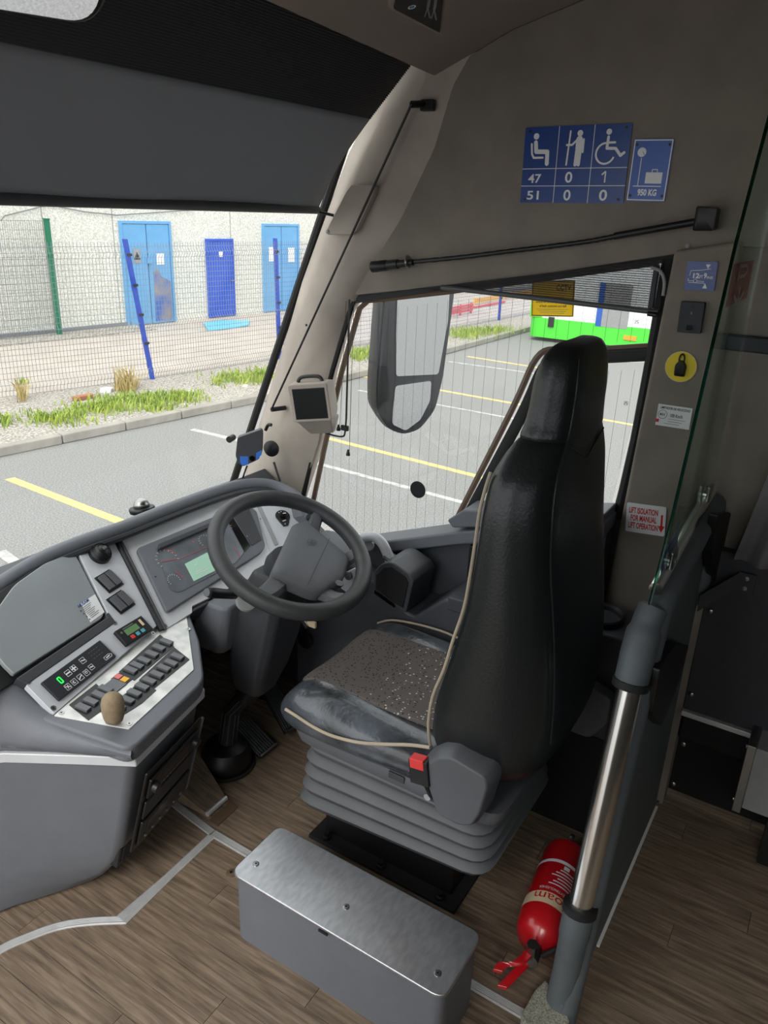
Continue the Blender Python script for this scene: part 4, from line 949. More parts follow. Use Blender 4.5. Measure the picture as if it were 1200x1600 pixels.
qd = PFr.pa(527,917); PFr.disc(qd[0], qd[1], .013, .012, .017, seg=16).build('thumb_button', 'black_gloss', sp4, bevel=.002)
B().lathe([(.055,-.11),(.06,-.06),(.05,-.03)], WF.p(0,0,0), wn, 24).build('hub', 'dash_dark', sw, smooth=True)
# column
co = thing('steering_column', (1.45,1.43,0), 'dark grey steering column shroud with ribbed lower shaft and boot', 'steering column')
def colring(c, hw, hd, z_n=None, tw=0.0):
    c = V(c); return [c+V((a*hw, e*hd, 0)) for a, e in ((-1,-.7),(-.7,-1),(.7,-1),(1,-.7),(1,.7),(.7,1),(-.7,1),(-1,.7))]
B().loft([colring((1.545,1.275,.69),.07,.065), colring((1.535,1.295,.62),.092,.075), colring((1.52,1.32,.48),.090,.075), colring((1.50,1.335,.38),.078,.07), colring((1.485,1.34,.30),.045,.05)]).build('shroud', 'dash_dark', co, bevel=.012, seg=3)
B().loft([colring((1.44,1.41,.60),.05,.06), colring((1.43,1.43,.50),.055,.07), colring((1.44,1.44,.44),.05,.06)]).build('side_housing', 'dash_grey', co, bevel=.012, seg=3)
path = [V((1.485,1.345,.31)), V((1.475,1.37,.26)), V((1.46,1.415,.20)), V((1.45,1.425,.10)), V((1.445,1.43,.04))]
B().tube(path[:2], [.04,.034], 16).build('collar', 'black', co, smooth=True)
sh = B().tube(path[1:], [.024,.026,.028,.03], 16).build('shaft_gaiter', 'black_rubber', co, smooth=True)
for k in range(10):
    q = 2*math.pi*k/10; B().tube([p+V((math.cos(q)*.026, math.sin(q)*.026, 0)) for p in path[1:]], .0025, 5).build('rib', 'dash_dark', sh)
B().lathe([(.075,0),(.08,.02),(.078,.05),(.066,.075),(.04,.088),(.02,.09)], (1.445,1.43,0), (0,0,1), 24).build('boot', 'black', co, smooth=True)
B().tube([V((1.445+math.cos(q)*.085, 1.43+math.sin(q)*.085, .006)) for q in [2*math.pi*k/24 for k in range(24)]], .006, 6, closed=True).build('boot_ring', 'black_rubber', co, smooth=True)
# stalk lever
s0, s1 = at(378,930,y=1.30), at(326,926,y=1.305)
stk = B().tube([s0, s0.lerp(s1,.3), s0.lerp(s1,.85), s1], [.009,.013,.0145,.013], 12).build('stalk', 'black', co, smooth=True)
B().cyl(s1, s1+(s1-s0).normalized()*.008, .0115, 10).build('stalk_button', 'button', stk, smooth=True)
B().lathe([(.03,0),(.032,.008),(.028,.016),(.02,.018)], at(384,938,y=1.285), (-.4,-.8,.45), 18).build('stalk_collar', 'light_grey', co, smooth=True)
kq = at(472,968,x=1.58); B().cyl(kq, kq+V((-.01,-.025,-.012)), .006, 10).build('ignition_key', 'steel', co, smooth=True); B().box(kq.x-.004,kq.x+.004,kq.y-.05,kq.y-.02,kq.z-.012,kq.z+.006).build('key_tag', 'cream_print', co)
for k in range(3): B().tube(smoothpath([at(345+3*k,972,x=1.42), at(347+3*k,962,x=1.42), at(356+3*k,962,x=1.43), at(358+3*k,972,x=1.44)], 3), .004, 6).build('cable', 'bronze', co, smooth=True)
# pedals
def pedal(name, tl_, tr_, br_, bl_, z0, z1, label):
    a, c_, e, f_ = at(*tl_, z=z1), at(*tr_, z=z1), at(*br_, z=z0), at(*bl_, z=z0)
    F_ = Fr(f_, e-f_, a-f_); W_ = ((e-f_).length+(c_-a).length)/2; H_ = ((a-f_).length+(c_-e).length)/2
    t = thing(name, f_, label, 'pedal'); F_.rect(0, W_, 0, H_, -.015, 0, r=.006).build('plate', 'black', t, bevel=.003)
    for k in range(7): F_.rect(W_*(.08+.13*k), W_*(.15+.13*k), H_*.06, H_*.94, 0, .004).build('rib', 'dash_dark', t, bevel=.001)
    B().cyl(F_.p(W_/2,H_*.6,-.015), F_.p(W_/2,H_*.9,-.10), .010, 8).build('arm', 'black', t, smooth=True)
    B().cyl(F_.p(0,.004,.002), F_.p(W_,.004,.002), .004, 8).build('front_edge', 'steel', t, smooth=True)
pedal('accelerator_pedal', (408,1062), (432,1052), (470,1135), (446,1146), .06, .17, 'ribbed black pedal nearest the seat, right of the column boot')
pedal('brake_pedal', (376,1120), (402,1108), (437,1160), (408,1184), .03, .10, 'ribbed black pedal with silver edge beside the column boot')
# foot rest wedge by the console
fr0 = [at(*p, z=.0) for p in ((285,1228),(322,1200),(352,1249),(322,1275))]
fw_ = thing('footrest_ramp', fr0[0], 'worn wood look ramp beside the console foot with metal end trim', 'ramp')
B().loft([[fr0[0]+V((-.06,.05,.0)), fr0[1]+V((0,.05,.0)), fr0[1]+V((0,.05,.07)), fr0[0]+V((-.06,.05,.07))], [fr0[3], fr0[2], fr0[2]+V((0,0,.012)), fr0[3]+V((0,0,.012))]]).build('ramp', 'plank2', fw_)
B().tube([fr0[3]+V((0,-.004,.008)), fr0[2]+V((0,-.004,.008))], .008, 8).build('end_trim', 'aluminium', fw_, smooth=True)
q0, q1, q2, q3 = [at(*p, z=0) for p in ((326,1283),(358,1255),(372,1262),(340,1292))]; B().prism([q0,q1,q2,q3], (0,0,.004)).build('kick_plate', 'bronze', fw_)

# ================================================================== DRIVER SEAT
SX = 1.535
seat = thing('driver_seat', (SX,.78,0), 'black leather driver seat with beige piping on grey suspension bellows', 'seat')
# base
B().box(1.385,1.69,.60,1.0,.0,.17).build('pedestal', 'black', seat, bevel=.004)
B().box(1.345,1.72,.57,1.03,0,.012).build('base_plate', 'black_matte', seat, bevel=.002)
for y_ in (.62,.80,.98): B().lathe([(.012,0),(.012,.008),(.007,.010),(.007,.018),(.001,.019)], (1.362,y_,.012), (0,0,1), 8).build('bolt', 'black', seat)
# bellows, one fold per part
def rrect(x0, x1, y0, y1, z, r=.06, n=4, ins=0):
    P = rnd([(x0+ins,y0+ins),(x1-ins,y0+ins),(x1-ins,y1-ins),(x0+ins,y1-ins)], r, n); f_ = max(0, min(1, (.35-z)/.215)); return [V((a, c_, z+.045*f_*(1.04-c_)/.54)) for a, c_ in P]
zf = [.135,.178,.221,.264,.307,.350]; 
for k in range(5):
    z0, z1 = zf[k], zf[k+1]; g = .004*(4-k); zm = (z0+z1)/2
    B().loft([rrect(1.325,1.745,.50,1.04,z0,ins=.022-g), rrect(1.325,1.745,.50,1.04,z0+.006,ins=.006-g), rrect(1.325,1.745,.50,1.04,zm,ins=0-g), rrect(1.325,1.745,.50,1.04,z1-.008,ins=.010-g), rrect(1.325,1.745,.50,1.04,z1,ins=.022-g)]).build('bellows_fold', 'bellows', seat, smooth=True, angle=50)
pan = B().loft([rrect(1.33,1.745,.50,1.045,.345,.05), rrect(1.305,1.765,.47,1.05,.358,.05), rrect(1.297,1.773,.46,1.055,.385,.05), rrect(1.30,1.77,.46,1.05,.40,.05)]).build('seat_pan', 'seat_plastic', seat, smooth=True, angle=40)
q = at(668,1245,x=1.30); B().lathe([(.009,0),(.009,.003),(.004,.003)], q, (-1,0,0), 12).build('screw', 'steel', pan)
q = at(620,1214,x=1.298); B().box(q.x-.004,q.x+.004,q.y-.022,q.y+.022,q.z-.009,q.z+.009).build('pan_slot', 'dash_dark', pan, bevel=.002)
# cushion: front-to-back sections
def cush(y, x0, x1, zb, zt, bol, dish):
    n = 9; topp = []
    for k in range(n):
        t = k/(n-1); x = lerp(x0, x1, t); e = abs(2*t-1); z = zt+bol*(e**1.5 if e < .82 else (.82**1.5)*(1-((e-.82)/.18)**2*.9))-dish*(1-e*e)
        topp.append(V((x, y, z)))
    return [V((x0+.015,y,zb)), V((x0-.012,y,(zb+zt)/2+.0))]+topp+[V((x1+.012,y,(zb+zt)/2)), V((x1-.015,y,zb)), V((SX,y,zb-.004))]
secs = [(.55,1.295,1.775,.41,.485,.0,0),(.62,1.29,1.78,.40,.485,.015,.006),(.72,1.285,1.785,.385,.485,.022,.01),(.85,1.282,1.79,.375,.486,.038,.01),(.96,1.28,1.79,.372,.490,.042,.008),(1.03,1.283,1.788,.372,.490,.036,.004),(1.065,1.292,1.78,.375,.480,.020,0),(1.092,1.308,1.764,.388,.462,.010,0),(1.102,1.335,1.735,.41,.444,0,0)]
cu_ = B().loft([cush(*s) for s in secs]).build('cushion', 'leather_worn_sheen', seat, smooth=True, angle=180, subsurf=2)
# fabric insert a few millimetres proud of the cushion
ins = []
for j, (y, dz_) in enumerate([(.56,.0),(.70,.0),(.85,.0),(.96,.0),(1.03,.0),(1.065,-.008),(1.092,-.026)]):
    row = []
    for k in range(7):
        t = k/6; x = lerp(1.375,1.70,t); e = abs(2*t-1); s_ = [s for s in secs if s[0] <= y+1e-6][-1]
        row.append(V((x, y, .502+dz_+.007*e*e-.006*(1-e*e))))
    ins.append(row+[p-V((0,0,.02)) for p in row[::-1]])
B().loft(ins).build('fabric_insert', 'seat_fabric', seat, smooth=True, angle=60, subsurf=1)
pp_ = [(446,1108),(462,1118),(490,1136),(520,1150),(560,1160),(600,1163),(640,1164),(672,1168)]
B().tube(smoothpath([at(u, v_, x=1.271) for u, v_ in pp_], 4), .0042, 8).build('cushion_piping', 'piping', seat, smooth=True)
B().tube(smoothpath([at(590,974,x=1.77), at(612,969,x=1.785), at(650,975,x=1.795), at(690,986,x=1.797), at(718,998,x=1.797)], 4), .0035, 8).build('cushion_piping', 'piping', seat, smooth=True)
# backrest: horizontal sections
#       z     hw    yf(side) yb   dish  corner
tab = [(.45,.215,.640,.440,.02),(.52,.236,.672,.40,.03),(.62,.243,.665,.385,.045),(.75,.243,.632,.395,.055),(.88,.243,.603,.415,.055),(1.0,.242,.592,.435,.05),(1.10,.238,.588,.445,.045),(1.17,.222,.582,.450,.035),(1.215,.188,.566,.453,.025),(1.25,.150,.548,.455,.015),(1.29,.137,.540,.455,.012),(1.35,.133,.538,.455,.012),(1.395,.122,.530,.460,.01),(1.418,.098,.518,.468,.006),(1.426,.06,.505,.478,.0)]
def brk(z, grow=0.0, zoff=None):
    hw, yf, yb, di = interp(tab, z); hw += grow; yf += grow; yb -= grow
    P = [(-1,.45),(-1.0,.70),(-.93,.93),(-.80,1.0),(-.62,.93),(-.40,.80),(0,.74),(.40,.80),(.62,.93),(.80,1.0),(.93,.93),(1.0,.70),(1,.45),(.91,.18),(.72,.0),(.38,-.02),(0,-.025),(-.38,-.02),(-.72,.0),(-.91,.18)]
    T = yf-yb; out_ = []
    for a, e in P:
        y = yb+e*T
        if e > .7 and abs(a) < .7: y = yf-di*(1-(abs(a)/.8)**2)-.0
        zz = z+(zoff(a, e) if zoff else 0)
        out_.append(V((SX+a*hw, y, zz)))
    return out_
zz_ = [.45,.48,.52,.57,.62,.68,.75,.82,.88,.94,1.0,1.05,1.10,1.14,1.17,1.195,1.215,1.235,1.25]
B().loft([brk(z) for z in zz_]).build('backrest', 'leather_back', seat, smooth=True, angle=180, subsurf=1)
vee = lambda a, e: (-.055*(1-abs(a)/.8) if e < .1 and abs(a) < .8 else 0)
B().loft([brk(1.235, .001, vee), brk(1.25, .003, vee)]+[brk(z, .003) for z in (1.275,1.30,1.33,1.36,1.385,1.40,1.412,1.420,1.426)]).build('headrest', 'leather_back', seat, smooth=True, angle=180, subsurf=1)
# seams and piping on the backrest
def on_side(z, frac, side=-1, g=.002):
    hw, yf, yb, di = interp(tab, z); return V((SX+side*(hw+g), lerp(yb, yf, frac), z))
bpipe = [V((SX-.80*interp(tab,z)[0]-.028, interp(tab,z)[1]-.006, z)) for z in (.50,.56,.64,.72,.80,.88,.96,1.04,1.10,1.15,1.18)]
B().tube(smoothpath(bpipe, 3), .0038, 8).build('backrest_piping', 'piping', seat, smooth=True)
B().tube(smoothpath([V((SX-.745*interp(tab,z)[0], interp(tab,z)[2]+.0015, z)) for z in (.60,.7,.8,.9,1.0,1.1,1.17,1.21,1.25,1.3,1.35,1.40)], 3), .002, 6).build('back_seam', 'leather', seat, smooth=True)
B().tube([V((SX+a*interp(tab,1.25)[0], interp(tab,1.25)[2]-.006, 1.238-.055*(1-abs(a)/.8))) for a in (-.66,-.5,-.25,0,.25,.5,.66)], .002, 6).build('flap_seam', 'leather', seat, smooth=True)
# recliner cover and buckle
rc = [at(*p, x=1.285) for p in ((664,1182),(692,1166),(715,1166),(772,1200),(776,1218),(762,1262),(748,1282),(725,1281),(690,1262))]
rcv = [(p.y, p.z) for p in rc]; rcv = rnd(rcv, .012, 3)
cy0, cz0 = sum(p[0] for p in rcv)/len(rcv), sum(p[1] for p in rcv)/len(rcv)
B().loft([[V((1.32,y,z)) for y, z in rcv], [V((1.275,y,z)) for y, z in rcv], [V((1.252,cy0+(y-cy0)*.9,cz0+(z-cz0)*.9)) for y, z in rcv]]).build('recliner_cover', 'seat_plastic', seat, bevel=.005, seg=2)
rc2 = [(.40,.36),(.36,.42),(.36,.50),(.42,.52),(.50,.45),(.50,.36)]
B().prism([(1.745,y,z) for y, z in rnd(rc2, .015, 3)], (.04,0,0)).build('recliner_cover', 'seat_plastic', seat, bevel=.006)
bk0, bk1 = at(645,1183,x=1.262), at(664,1222,x=1.262)
BF = Fr(bk1, V((0,-1,.15)), bk0-bk1); BHt = (bk0-bk1).length
bk = BF.rect(-.030, .020, 0, BHt, -.012, .016, r=.004).build('buckle', 'black', seat, bevel=.003)
BF.rect(-.026, .010, BHt-.022, BHt+.003, -.008, .0175).build('release_button', 'red_button', bk, bevel=.002, label='red release button')
B().tube([BF.p(0,0,0), BF.p(.012,-.03,.0), BF.p(.02,-.05,-.01)], .006, 8).build('buckle_stem', 'black', bk, smooth=True)

# ================================================================== STEP BOX
sb_ = thing('step_box', (1.085,.71,0), 'grey step box with brushed metal lid on the wood look floor', 'box')
B().prism([(a, c_, 0) for a, c_ in rnd([(1.0,.432),(1.168,.432),(1.168,.985),(1.0,.985)], .025, 5)], (0,0,.192)).build('carcass', 'dash_grey', sb_, smooth=True)
lid_ = B().prism([(a, c_, .192) for a, c_ in rnd([(.994,.426),(1.174,.426),(1.174,.992),(.994,.992)], .028, 6)], (0,0,.009)).build('lid', 'brushed', sb_, bevel=.003, seg=3, angle=50)
for u, v_ in ((400,1350),(541,1417),(684,1521)):
    q = at(u, v_, z=.201); s_ = B().lathe([(.0075,0),(.0075,.0016),(.006,.002),(.003,.002)], (q.x,q.y,.201), (0,0,1), 16).build('screw', 'steel', lid_, smooth=True); B().cyl((q.x,q.y,.2025), (q.x,q.y,.2034), .0028, 6).build('screw_socket', 'black', s_)
q = at(505,1462,x=.994); B().box(.9915,.995,q.y-.012,q.y+.012,.186,.191).build('lid_gap', 'black', sb_)
fk = at(361,1365,z=0); fs_ = thing('floor_stud', fk, 'small round worn metal stud in the floor left of the step box', 'stud'); B().lathe([(.014,0),(.013,.003),(.008,.0045),(.001,.005)], fk, (0,0,1), 18).build('cap', 'bronze', fs_, smooth=True); B().cyl(fk+V((0,0,.004)), fk+V((0,0,.006)), .004, 6).build('socket', 'black', fs_)

# ================================================================== FIRE EXTINGUISHER (lying on the floor)
e0_, e1_ = V((1.338,.352,.062)), V((1.63,.382,.062))
fe = thing('fire_extinguisher', (1.47,.38,0), 'red foam fire extinguisher lying on the floor behind the seat', 'fire extinguisher')
axx = (e1_-e0_).normalized(); Le = (e1_-e0_).length
B().lathe([(.012,-.02),(.022,-.012),(.045,.0),(.056,.02),(.060,.05),(.060,Le-.02),(.055,Le),(.03,Le+.012),(.001,Le+.014)], e0_, axx, 32).build('cylinder', 'red', fe, smooth=True, angle=50)
# curved labels wrapped on the cylinder, on the side that faces up and the aisle
upv = (V((0,0,1))-axx*axx.z).normalized(); sdv = axx.cross(upv)
def wrap(name, m, h0, h1, q0, q1, rad=.0606):
    rings = [[e0_+axx*h+upv*(math.cos(q)*rad)+sdv*(math.sin(q)*rad) for q in [math.radians(q0+(q1-q0)*k/14) for k in range(15)]] for h in (h0, h1)]
    return B().loft(rings, caps=False, closed=False).build(name, m, fe, smooth=True)
wrap('foam_band', 'cream_print', .062, .098, -75, 75)
wrap('white_ring', 'print_white', .200, .210, -80, 80)
def wraptext(name, s, h0, h1, q0, q1, m, rad=.0612):
    cu = bpy.data.curves.new(name, 'FONT'); cu.body = s; cu.resolution_u = 2; to = bpy.data.objects.new(name, cu); me = bpy.data.meshes.new_from_object(to); bpy.data.objects.remove(to)
    xs = [v.co.x for v in me.vertices]; ys = [v.co.y for v in me.vertices]; bb = B()
    for v in me.vertices:
        q = math.radians(lerp(q0, q1, (v.co.x-min(xs))/(max(xs)-min(xs)))); h = lerp(h0, h1, (v.co.y-min(ys))/(max(ys)-min(ys)))
        bb.v.append(e0_+axx*h+upv*(math.cos(q)*rad)+sdv*(math.sin(q)*rad))
    bb.f = [tuple(p.vertices) for p in me.polygons]; bpy.data.meshes.remove(me); return bb.build(name, m, fe)
wraptext('foam_lettering', 'Foam', .094, .068, 50, -35, 'red_print')
wraptext('extinguisher_lettering', 'FIRE EXTINGUISHER', .114, .106, 50, -30, 'print_white')
bb_lines = B()
for k in range(6):
    h = .125+.010*k; rad = .0612
    bb_lines.loft([[e0_+axx*hh+upv*(math.cos(q)*rad)+sdv*(math.sin(q)*rad) for q in [math.radians(48-(60-8*(k % 3))*j/8) for j in range(9)]] for hh in (h, h+.0035)], caps=False, closed=False)
bb_lines.build('label_lines', 'print_white', fe, kind='stuff')
wrap('label_square', 'print_white', .183, .195, 10, 24, .0611)
B().cyl(e0_-axx*.015, e0_-axx*.058, .018, 16).build('valve', 'steel', fe, smooth=True)
vq = e0_-axx*.045; B().cyl(vq, vq+V((-.004,.0,.045)), .013, 14).build('gauge', 'steel', fe, smooth=True)
hA = e0_-axx*.06
def lever(name, pts, wd): 
    rings = []
    for i, p in enumerate(pts):
        rings.append([p+V((-.002,0,-.003))+V((.3,-.95,0))*wd*.5, p+V((-.002,0,-.003))-V((.3,-.95,0))*wd*.5, p+V((.002,0,.003))-V((.3,-.95,0))*wd*.5, p+V((.002,0,.003))+V((.3,-.95,0))*wd*.5])
    return B().loft(rings).build(name, 'red', fe, bevel=.0015)
lever('carry_handle', smoothpath([e0_-axx*.03+V((0,0,-.012)), hA+V((-.03,.02,-.018)), hA+V((-.07,.035,-.03))], 4), .022)
lever('squeeze_lever', smoothpath([e0_-axx*.03+V((0,0,.018)), hA+V((-.03,.015,.02)), hA+V((-.05,.045,.014)), hA+V((-.068,.05,.008))], 4), .022)
B().tube(smoothpath([e0_-axx*.03+V((.0,-.02,0)), e0_+V((0,-.055,.02)), e0_+axx*.05+V((0,-.066,.0))], 5), .006, 8).build('hose', 'black_rubber', fe, smooth=True)
bq = e1_+axx*.02; B().tube([bq, bq+V((.02,.005,.03)), bq+V((.035,.005,.02))], .007, 8).build('base_bracket', 'steel', fe, smooth=True)
# ================================================================== SIDE CONSOLE
sc_ = thing('side_console', (1.89,.85,0), 'dark grey side console under the side window with armrest lid and cup holder', 'console')
cprof = [(1.44,0),(1.44,.625),(1.32,.635),(1.16,.60),(1.005,.512),(.985,.512),(.885,.600),(.56,.610),(.56,0)]
B().prism([(1.812,y,z) for y, z in cprof], (.170,0,0)).build('console_wall', 'console_dark', sc_, bevel=.010, seg=3)
B().prism([(1.806,y,z) for y, z in rnd([(.875,.57),(.875,.612),(.60,.622),(.60,.575)], .006)], (.17,0,0)).build('armrest_lid', 'console_dark', sc_, bevel=.008, seg=3)
try_ = B().box(1.805,1.982,.285,.56,0,.645).build('rear_tray', 'console_dark', sc_, bevel=.008, seg=3)
cc = at(938,962,z=.65)
B().lathe([(.045,-.06),(.052,-.06),(.054,.0),(.064,.002),(.066,.008),(.060,.012),(.053,.006),(.047,-.055),(.001,-.058)], cc, (0,0,1), 32).build('cup_holder', 'black', sc_, smooth=True)
B().box(1.799,1.806,.33,.56,.0,.33).build('cover_flap', 'black_matte', sc_, bevel=.003)
kb = [at(*p, x=1.796) for p in ((533,898),(556,886),(574,893),(572,908),(548,926),(536,918))]
kpl = B().prism(kb, (-.012,0,0)).build('control_plate', 'fascia', sc_, bevel=.003)
B().lathe([(.014,0),(.014,.006),(.010,.008),(.001,.008)], at(545,899,x=1.782), (-1,0,0), 18).build('air_brake_knob', 'button', kpl, smooth=True); B().lathe([(.011,0),(.011,.003),(.001,.004)], at(560,896,x=1.782), (-1,0,0), 16).build('round_button', 'light_grey', kpl, smooth=True)
B().box(1.970,1.9845,*[sorted([at(733,880,x=1.98).y, at(757,880,x=1.98).y])[i] for i in (0,1)], at(745,905,x=1.98).z, at(745,853,x=1.98).z).build('wall_box', 'black', sc_, bevel=.003)
# speaker-like cover in the lower panel
B().lathe([(.03,0),(.03,.004),(.024,.006),(.001,.004)], at(477,1000,x=1.80), (-1,0,0), 20).build('round_cover', 'black', sc_, smooth=True)
# handbrake
hb = thing('parking_brake_lever', at(600,870,x=1.86), 'silver grey arched parking brake handle behind the steering wheel rim', 'lever')
B().tube(smoothpath([at(556,850,x=1.87), at(566,842,x=1.86), at(584,839,x=1.86), at(598,850,x=1.86), at(610,876,x=1.86)], 5), [.012]*4+[.016]*17, 12).build('grip', 'fascia', hb, smooth=True)
B().prism([at(*p, x=1.875) for p in ((552,852),(590,848),(606,880),(585,905),(560,900))], (.05,0,0)).build('bracket', 'console_dark', hb, bevel=.006)
B().lathe([(.016,0),(.015,.006),(.001,.009)], at(577,853,x=1.862), (-1,-.4,.5), 16).build('release_cap', 'light_grey', hb, smooth=True)
# ticket machine
tm = thing('ticket_machine', at(625,950,x=1.83), 'black ticket machine with curved top standing in the side console recess', 'ticket machine')
tp2 = [at(*p, x=1.80) for p in ((584,893),(597,880),(612,878),(640,898),(646,908),(634,958),(616,948),(583,925))]
typ = [(p.y, p.z) for p in tp2]
B().prism([(1.80,y,z) for y, z in rnd(typ, [.01,.02,.02,.015,.006,.006,.004,.004], 4)], (.135,0,0)).build('case', 'console_dark', tm, bevel=.007, seg=3)
fq = [at(*p, x=1.798) for p in ((588,899),(600,887),(612,886),(634,902),(638,910),(630,950),(616,942),(587,920))]
B().prism(fq, (-.002,0,0)).build('front_door', 'black_matte', tm, bevel=.001)
B().prism([at(*p, x=1.797) for p in ((586,922),(617,945),(617,949),(586,927))], (-.004,0,0)).build('paper_slot', 'black_gloss', tm)
for (u, v_, dx) in ((610,871,.05),(648,893,.07)):
    q = at(u, v_, x=1.86); TF = Fr(q, (1,0,0), V((0,.8,.3))); TF.rect(-.025, .025, -.016, .016, -.004, .003, r=.004).build('top_key', 'dash_dark', tm, bevel=.002)

# ================================================================== PARTITION
PY = .258
def py_(u, v, y=PY): return at(u, v, y=y)
pt = thing('partition_panel', (1.7,PY,0), 'grey green partition behind the driver seat with a glass screen above', 'partition')
ed = [(1.215,0),(1.262,.15),(1.30,.32),(1.36,.55),(1.415,.78),(1.45,.875),(1.50,.925)]
pb_ = ed+[(2.0,.985),(2.035,.93),(2.035,0)]
B().prism([(x,.240,z) for x, z in pb_], (0,.036,0)).build('panel', 'partition', pt, bevel=.010, seg=3)
B().tube(smoothpath([V((x,.246,z)) for x, z in [(a+.03,c) for a, c in ed]]+[V((1.75,.246,.957)), V((1.98,.246,.985)), V((2.02,.246,.95)), V((2.03,.246,.7))], 4), .028, 12).build('frame_tube', 'partition', pt, smooth=True)
p_t, p_b = py_(986,1066), py_(906,1420)
B().tube([p_t, p_b], .026, 24).build('grab_pole', 'chrome', pt, smooth=True)
dr = (p_t-p_b).normalized()
B().tube(smoothpath([p_t-dr*.006, p_t+dr*.05+V((.006,0,0)), V((p_t.x+.05,PY,p_t.z+.105)), V((p_t.x+.075,PY-.004,p_t.z+.145))], 5), [.034]*5+[.035]*5+[.030]*5+[.020], 14, ref=(1,0,0)).build('pole_socket', 'partition', pt, smooth=True)
B().tube([p_t-dr*.010, p_t+dr*.006], .037, 20).build('socket_ring', 'black_rubber', pt, smooth=True)
B().tube(smoothpath([p_b+dr*.006, p_b-dr*.06, V((p_b.x-.02,PY+.002,.10)), V((p_b.x-.035,PY+.004,.0))], 5), [.033]*6+[.030]*10, 14, ref=(1,0,0)).build('pole_socket', 'partition', pt, smooth=True)
B().tube([p_b+dr*.010, p_b-dr*.006], .037, 20).build('socket_ring', 'black_rubber', pt, smooth=True)
r0_, r1_ = py_(1022,965), py_(1108,775)
r0_ = V((1.49,PY,.955)); r1_ = V((1.99,PY,1.025))
B().tube([r0_, r1_], .014, 14).build('top_rail', 'chrome', pt, smooth=True)
for t in (.18, .86):
    c_ = r0_.lerp(r1_, t); B().box(c_.x-.022,c_.x+.022,c_.y-.012,c_.y-.004,c_.z-.012,c_.z+.045).build('glass_clamp', 'steel', pt, bevel=.004); B().box(c_.x-.022,c_.x+.022,c_.y+.006,c_.y+.014,c_.z-.012,c_.z+.045).build('glass_clamp', 'steel', pt, bevel=.004); B().cyl((c_.x,c_.y-.014,c_.z+.02), (c_.x,c_.y+.016,c_.z+.02), .008, 10).build('clamp_bolt', 'chrome', pt)
ge = [py_(1005,985), py_(1050,810), py_(1090,640), py_(1150,380), py_(1200,190), py_(1222,110)]
gpoly = ge+[V((2.03,PY,ge[-1].z)), V((2.03,PY,1.03))]
B().prism([p-V((0,.003,0)) for p in gpoly], (0,.006,0)).build('glass_screen', 'screen_glass', pt)
gb_ = B(); gb_.tube([p+V((-.001,0,0)) for p in ge], .0036, 6); gb_.build('glass_edge', 'glass_edge', pt, smooth=True)
for q in [((1098,858),(1107,800),(1128,798),(1132,830),(1118,900),(1104,906)), ((1003,1110),(1014,1040),(1040,1000),(1062,1005),(1040,1080),(1018,1130))]:
    B().prism(rnd([tuple(at(u, v_, y=.232)) for u, v_ in q], .012, 3), (0,-.022,0)).build('side_pad', 'black', pt, bevel=.006)
B().box(1.46,2.03,.233,.240,0,.005).build('sealant', 'white', pt)
B().prism([at(*p, z=0) for p in ((812,1600),(834,1560),(850,1545),(872,1570),(888,1610),(840,1650))], (0,0,.03)).build('plinth', 'speckle', pt, bevel=.004)
stq = [at(*p, y=PY-.004) for p in ((1030,905),(1062,818),(1054,868),(1036,918))]
B().prism([at(*p, y=PY+.0035) for p in ((1030,930),(1034,878),(1062,818),(1058,858))], (0,.001,0)).build('blue_sticker', 'sign_blue', pt)
# strap from the partition to the wall
st_ = thing('wall_strap', at(1165,910,x=2.045), 'dark metal strap bolting the partition to the wall', 'bracket')
w0, w1 = at(1166,910,x=2.045), V((1.99,.232,.72))
B().loft([[w0+V((0,.02,.025)), w0+V((0,.02,-.025)), w0+V((-.008,.02,-.025)), w0+V((-.008,.02,.025))], [w1+V((.0,0,.02)), w1+V((.0,0,-.03)), w1+V((-.008,0,-.03)), w1+V((-.008,0,.02))]]).build('arm', 'panel_char', st_, bevel=.002)
B().box(w0.x-.008,w0.x,w0.y-.022,w0.y+.022,w0.z-.028,w0.z+.028).build('plate', 'panel_char', st_, bevel=.002)
for s in (-1, 1): B().lathe([(.006,0),(.006,.003),(.001,.004)], (w0.x-.008,w0.y,w0.z+s*.014), (-1,0,0), 10).build('bolt', 'steel', st_)
# curtain
cn = thing('curtain', (2.02,-.1,.84), 'grey folded curtain hanging at the wall beyond the glass screen', 'curtain')
rings = []
for z in (.845,1.1,1.35,1.6):
    ring = []; n = 60
    for k in range(n+1):
        y = .175-.8*k/n; ring.append(V((2.015+.018*math.sin(k*.95)+.005*math.sin(k*2.3+z), y-.15*(z-.845), z)))
    rings.append(ring)
o = B().loft(rings, caps=False, closed=False).build('cloth', 'curtain', cn, smooth=True, angle=180); md = o.modifiers.new('solid', 'SOLIDIFY'); md.thickness = .003
B().tube([(2.03,.13,1.61),(2.03,-.8,1.61)], .008, 8).build('curtain_rail', 'panel_char', cn, smooth=True)
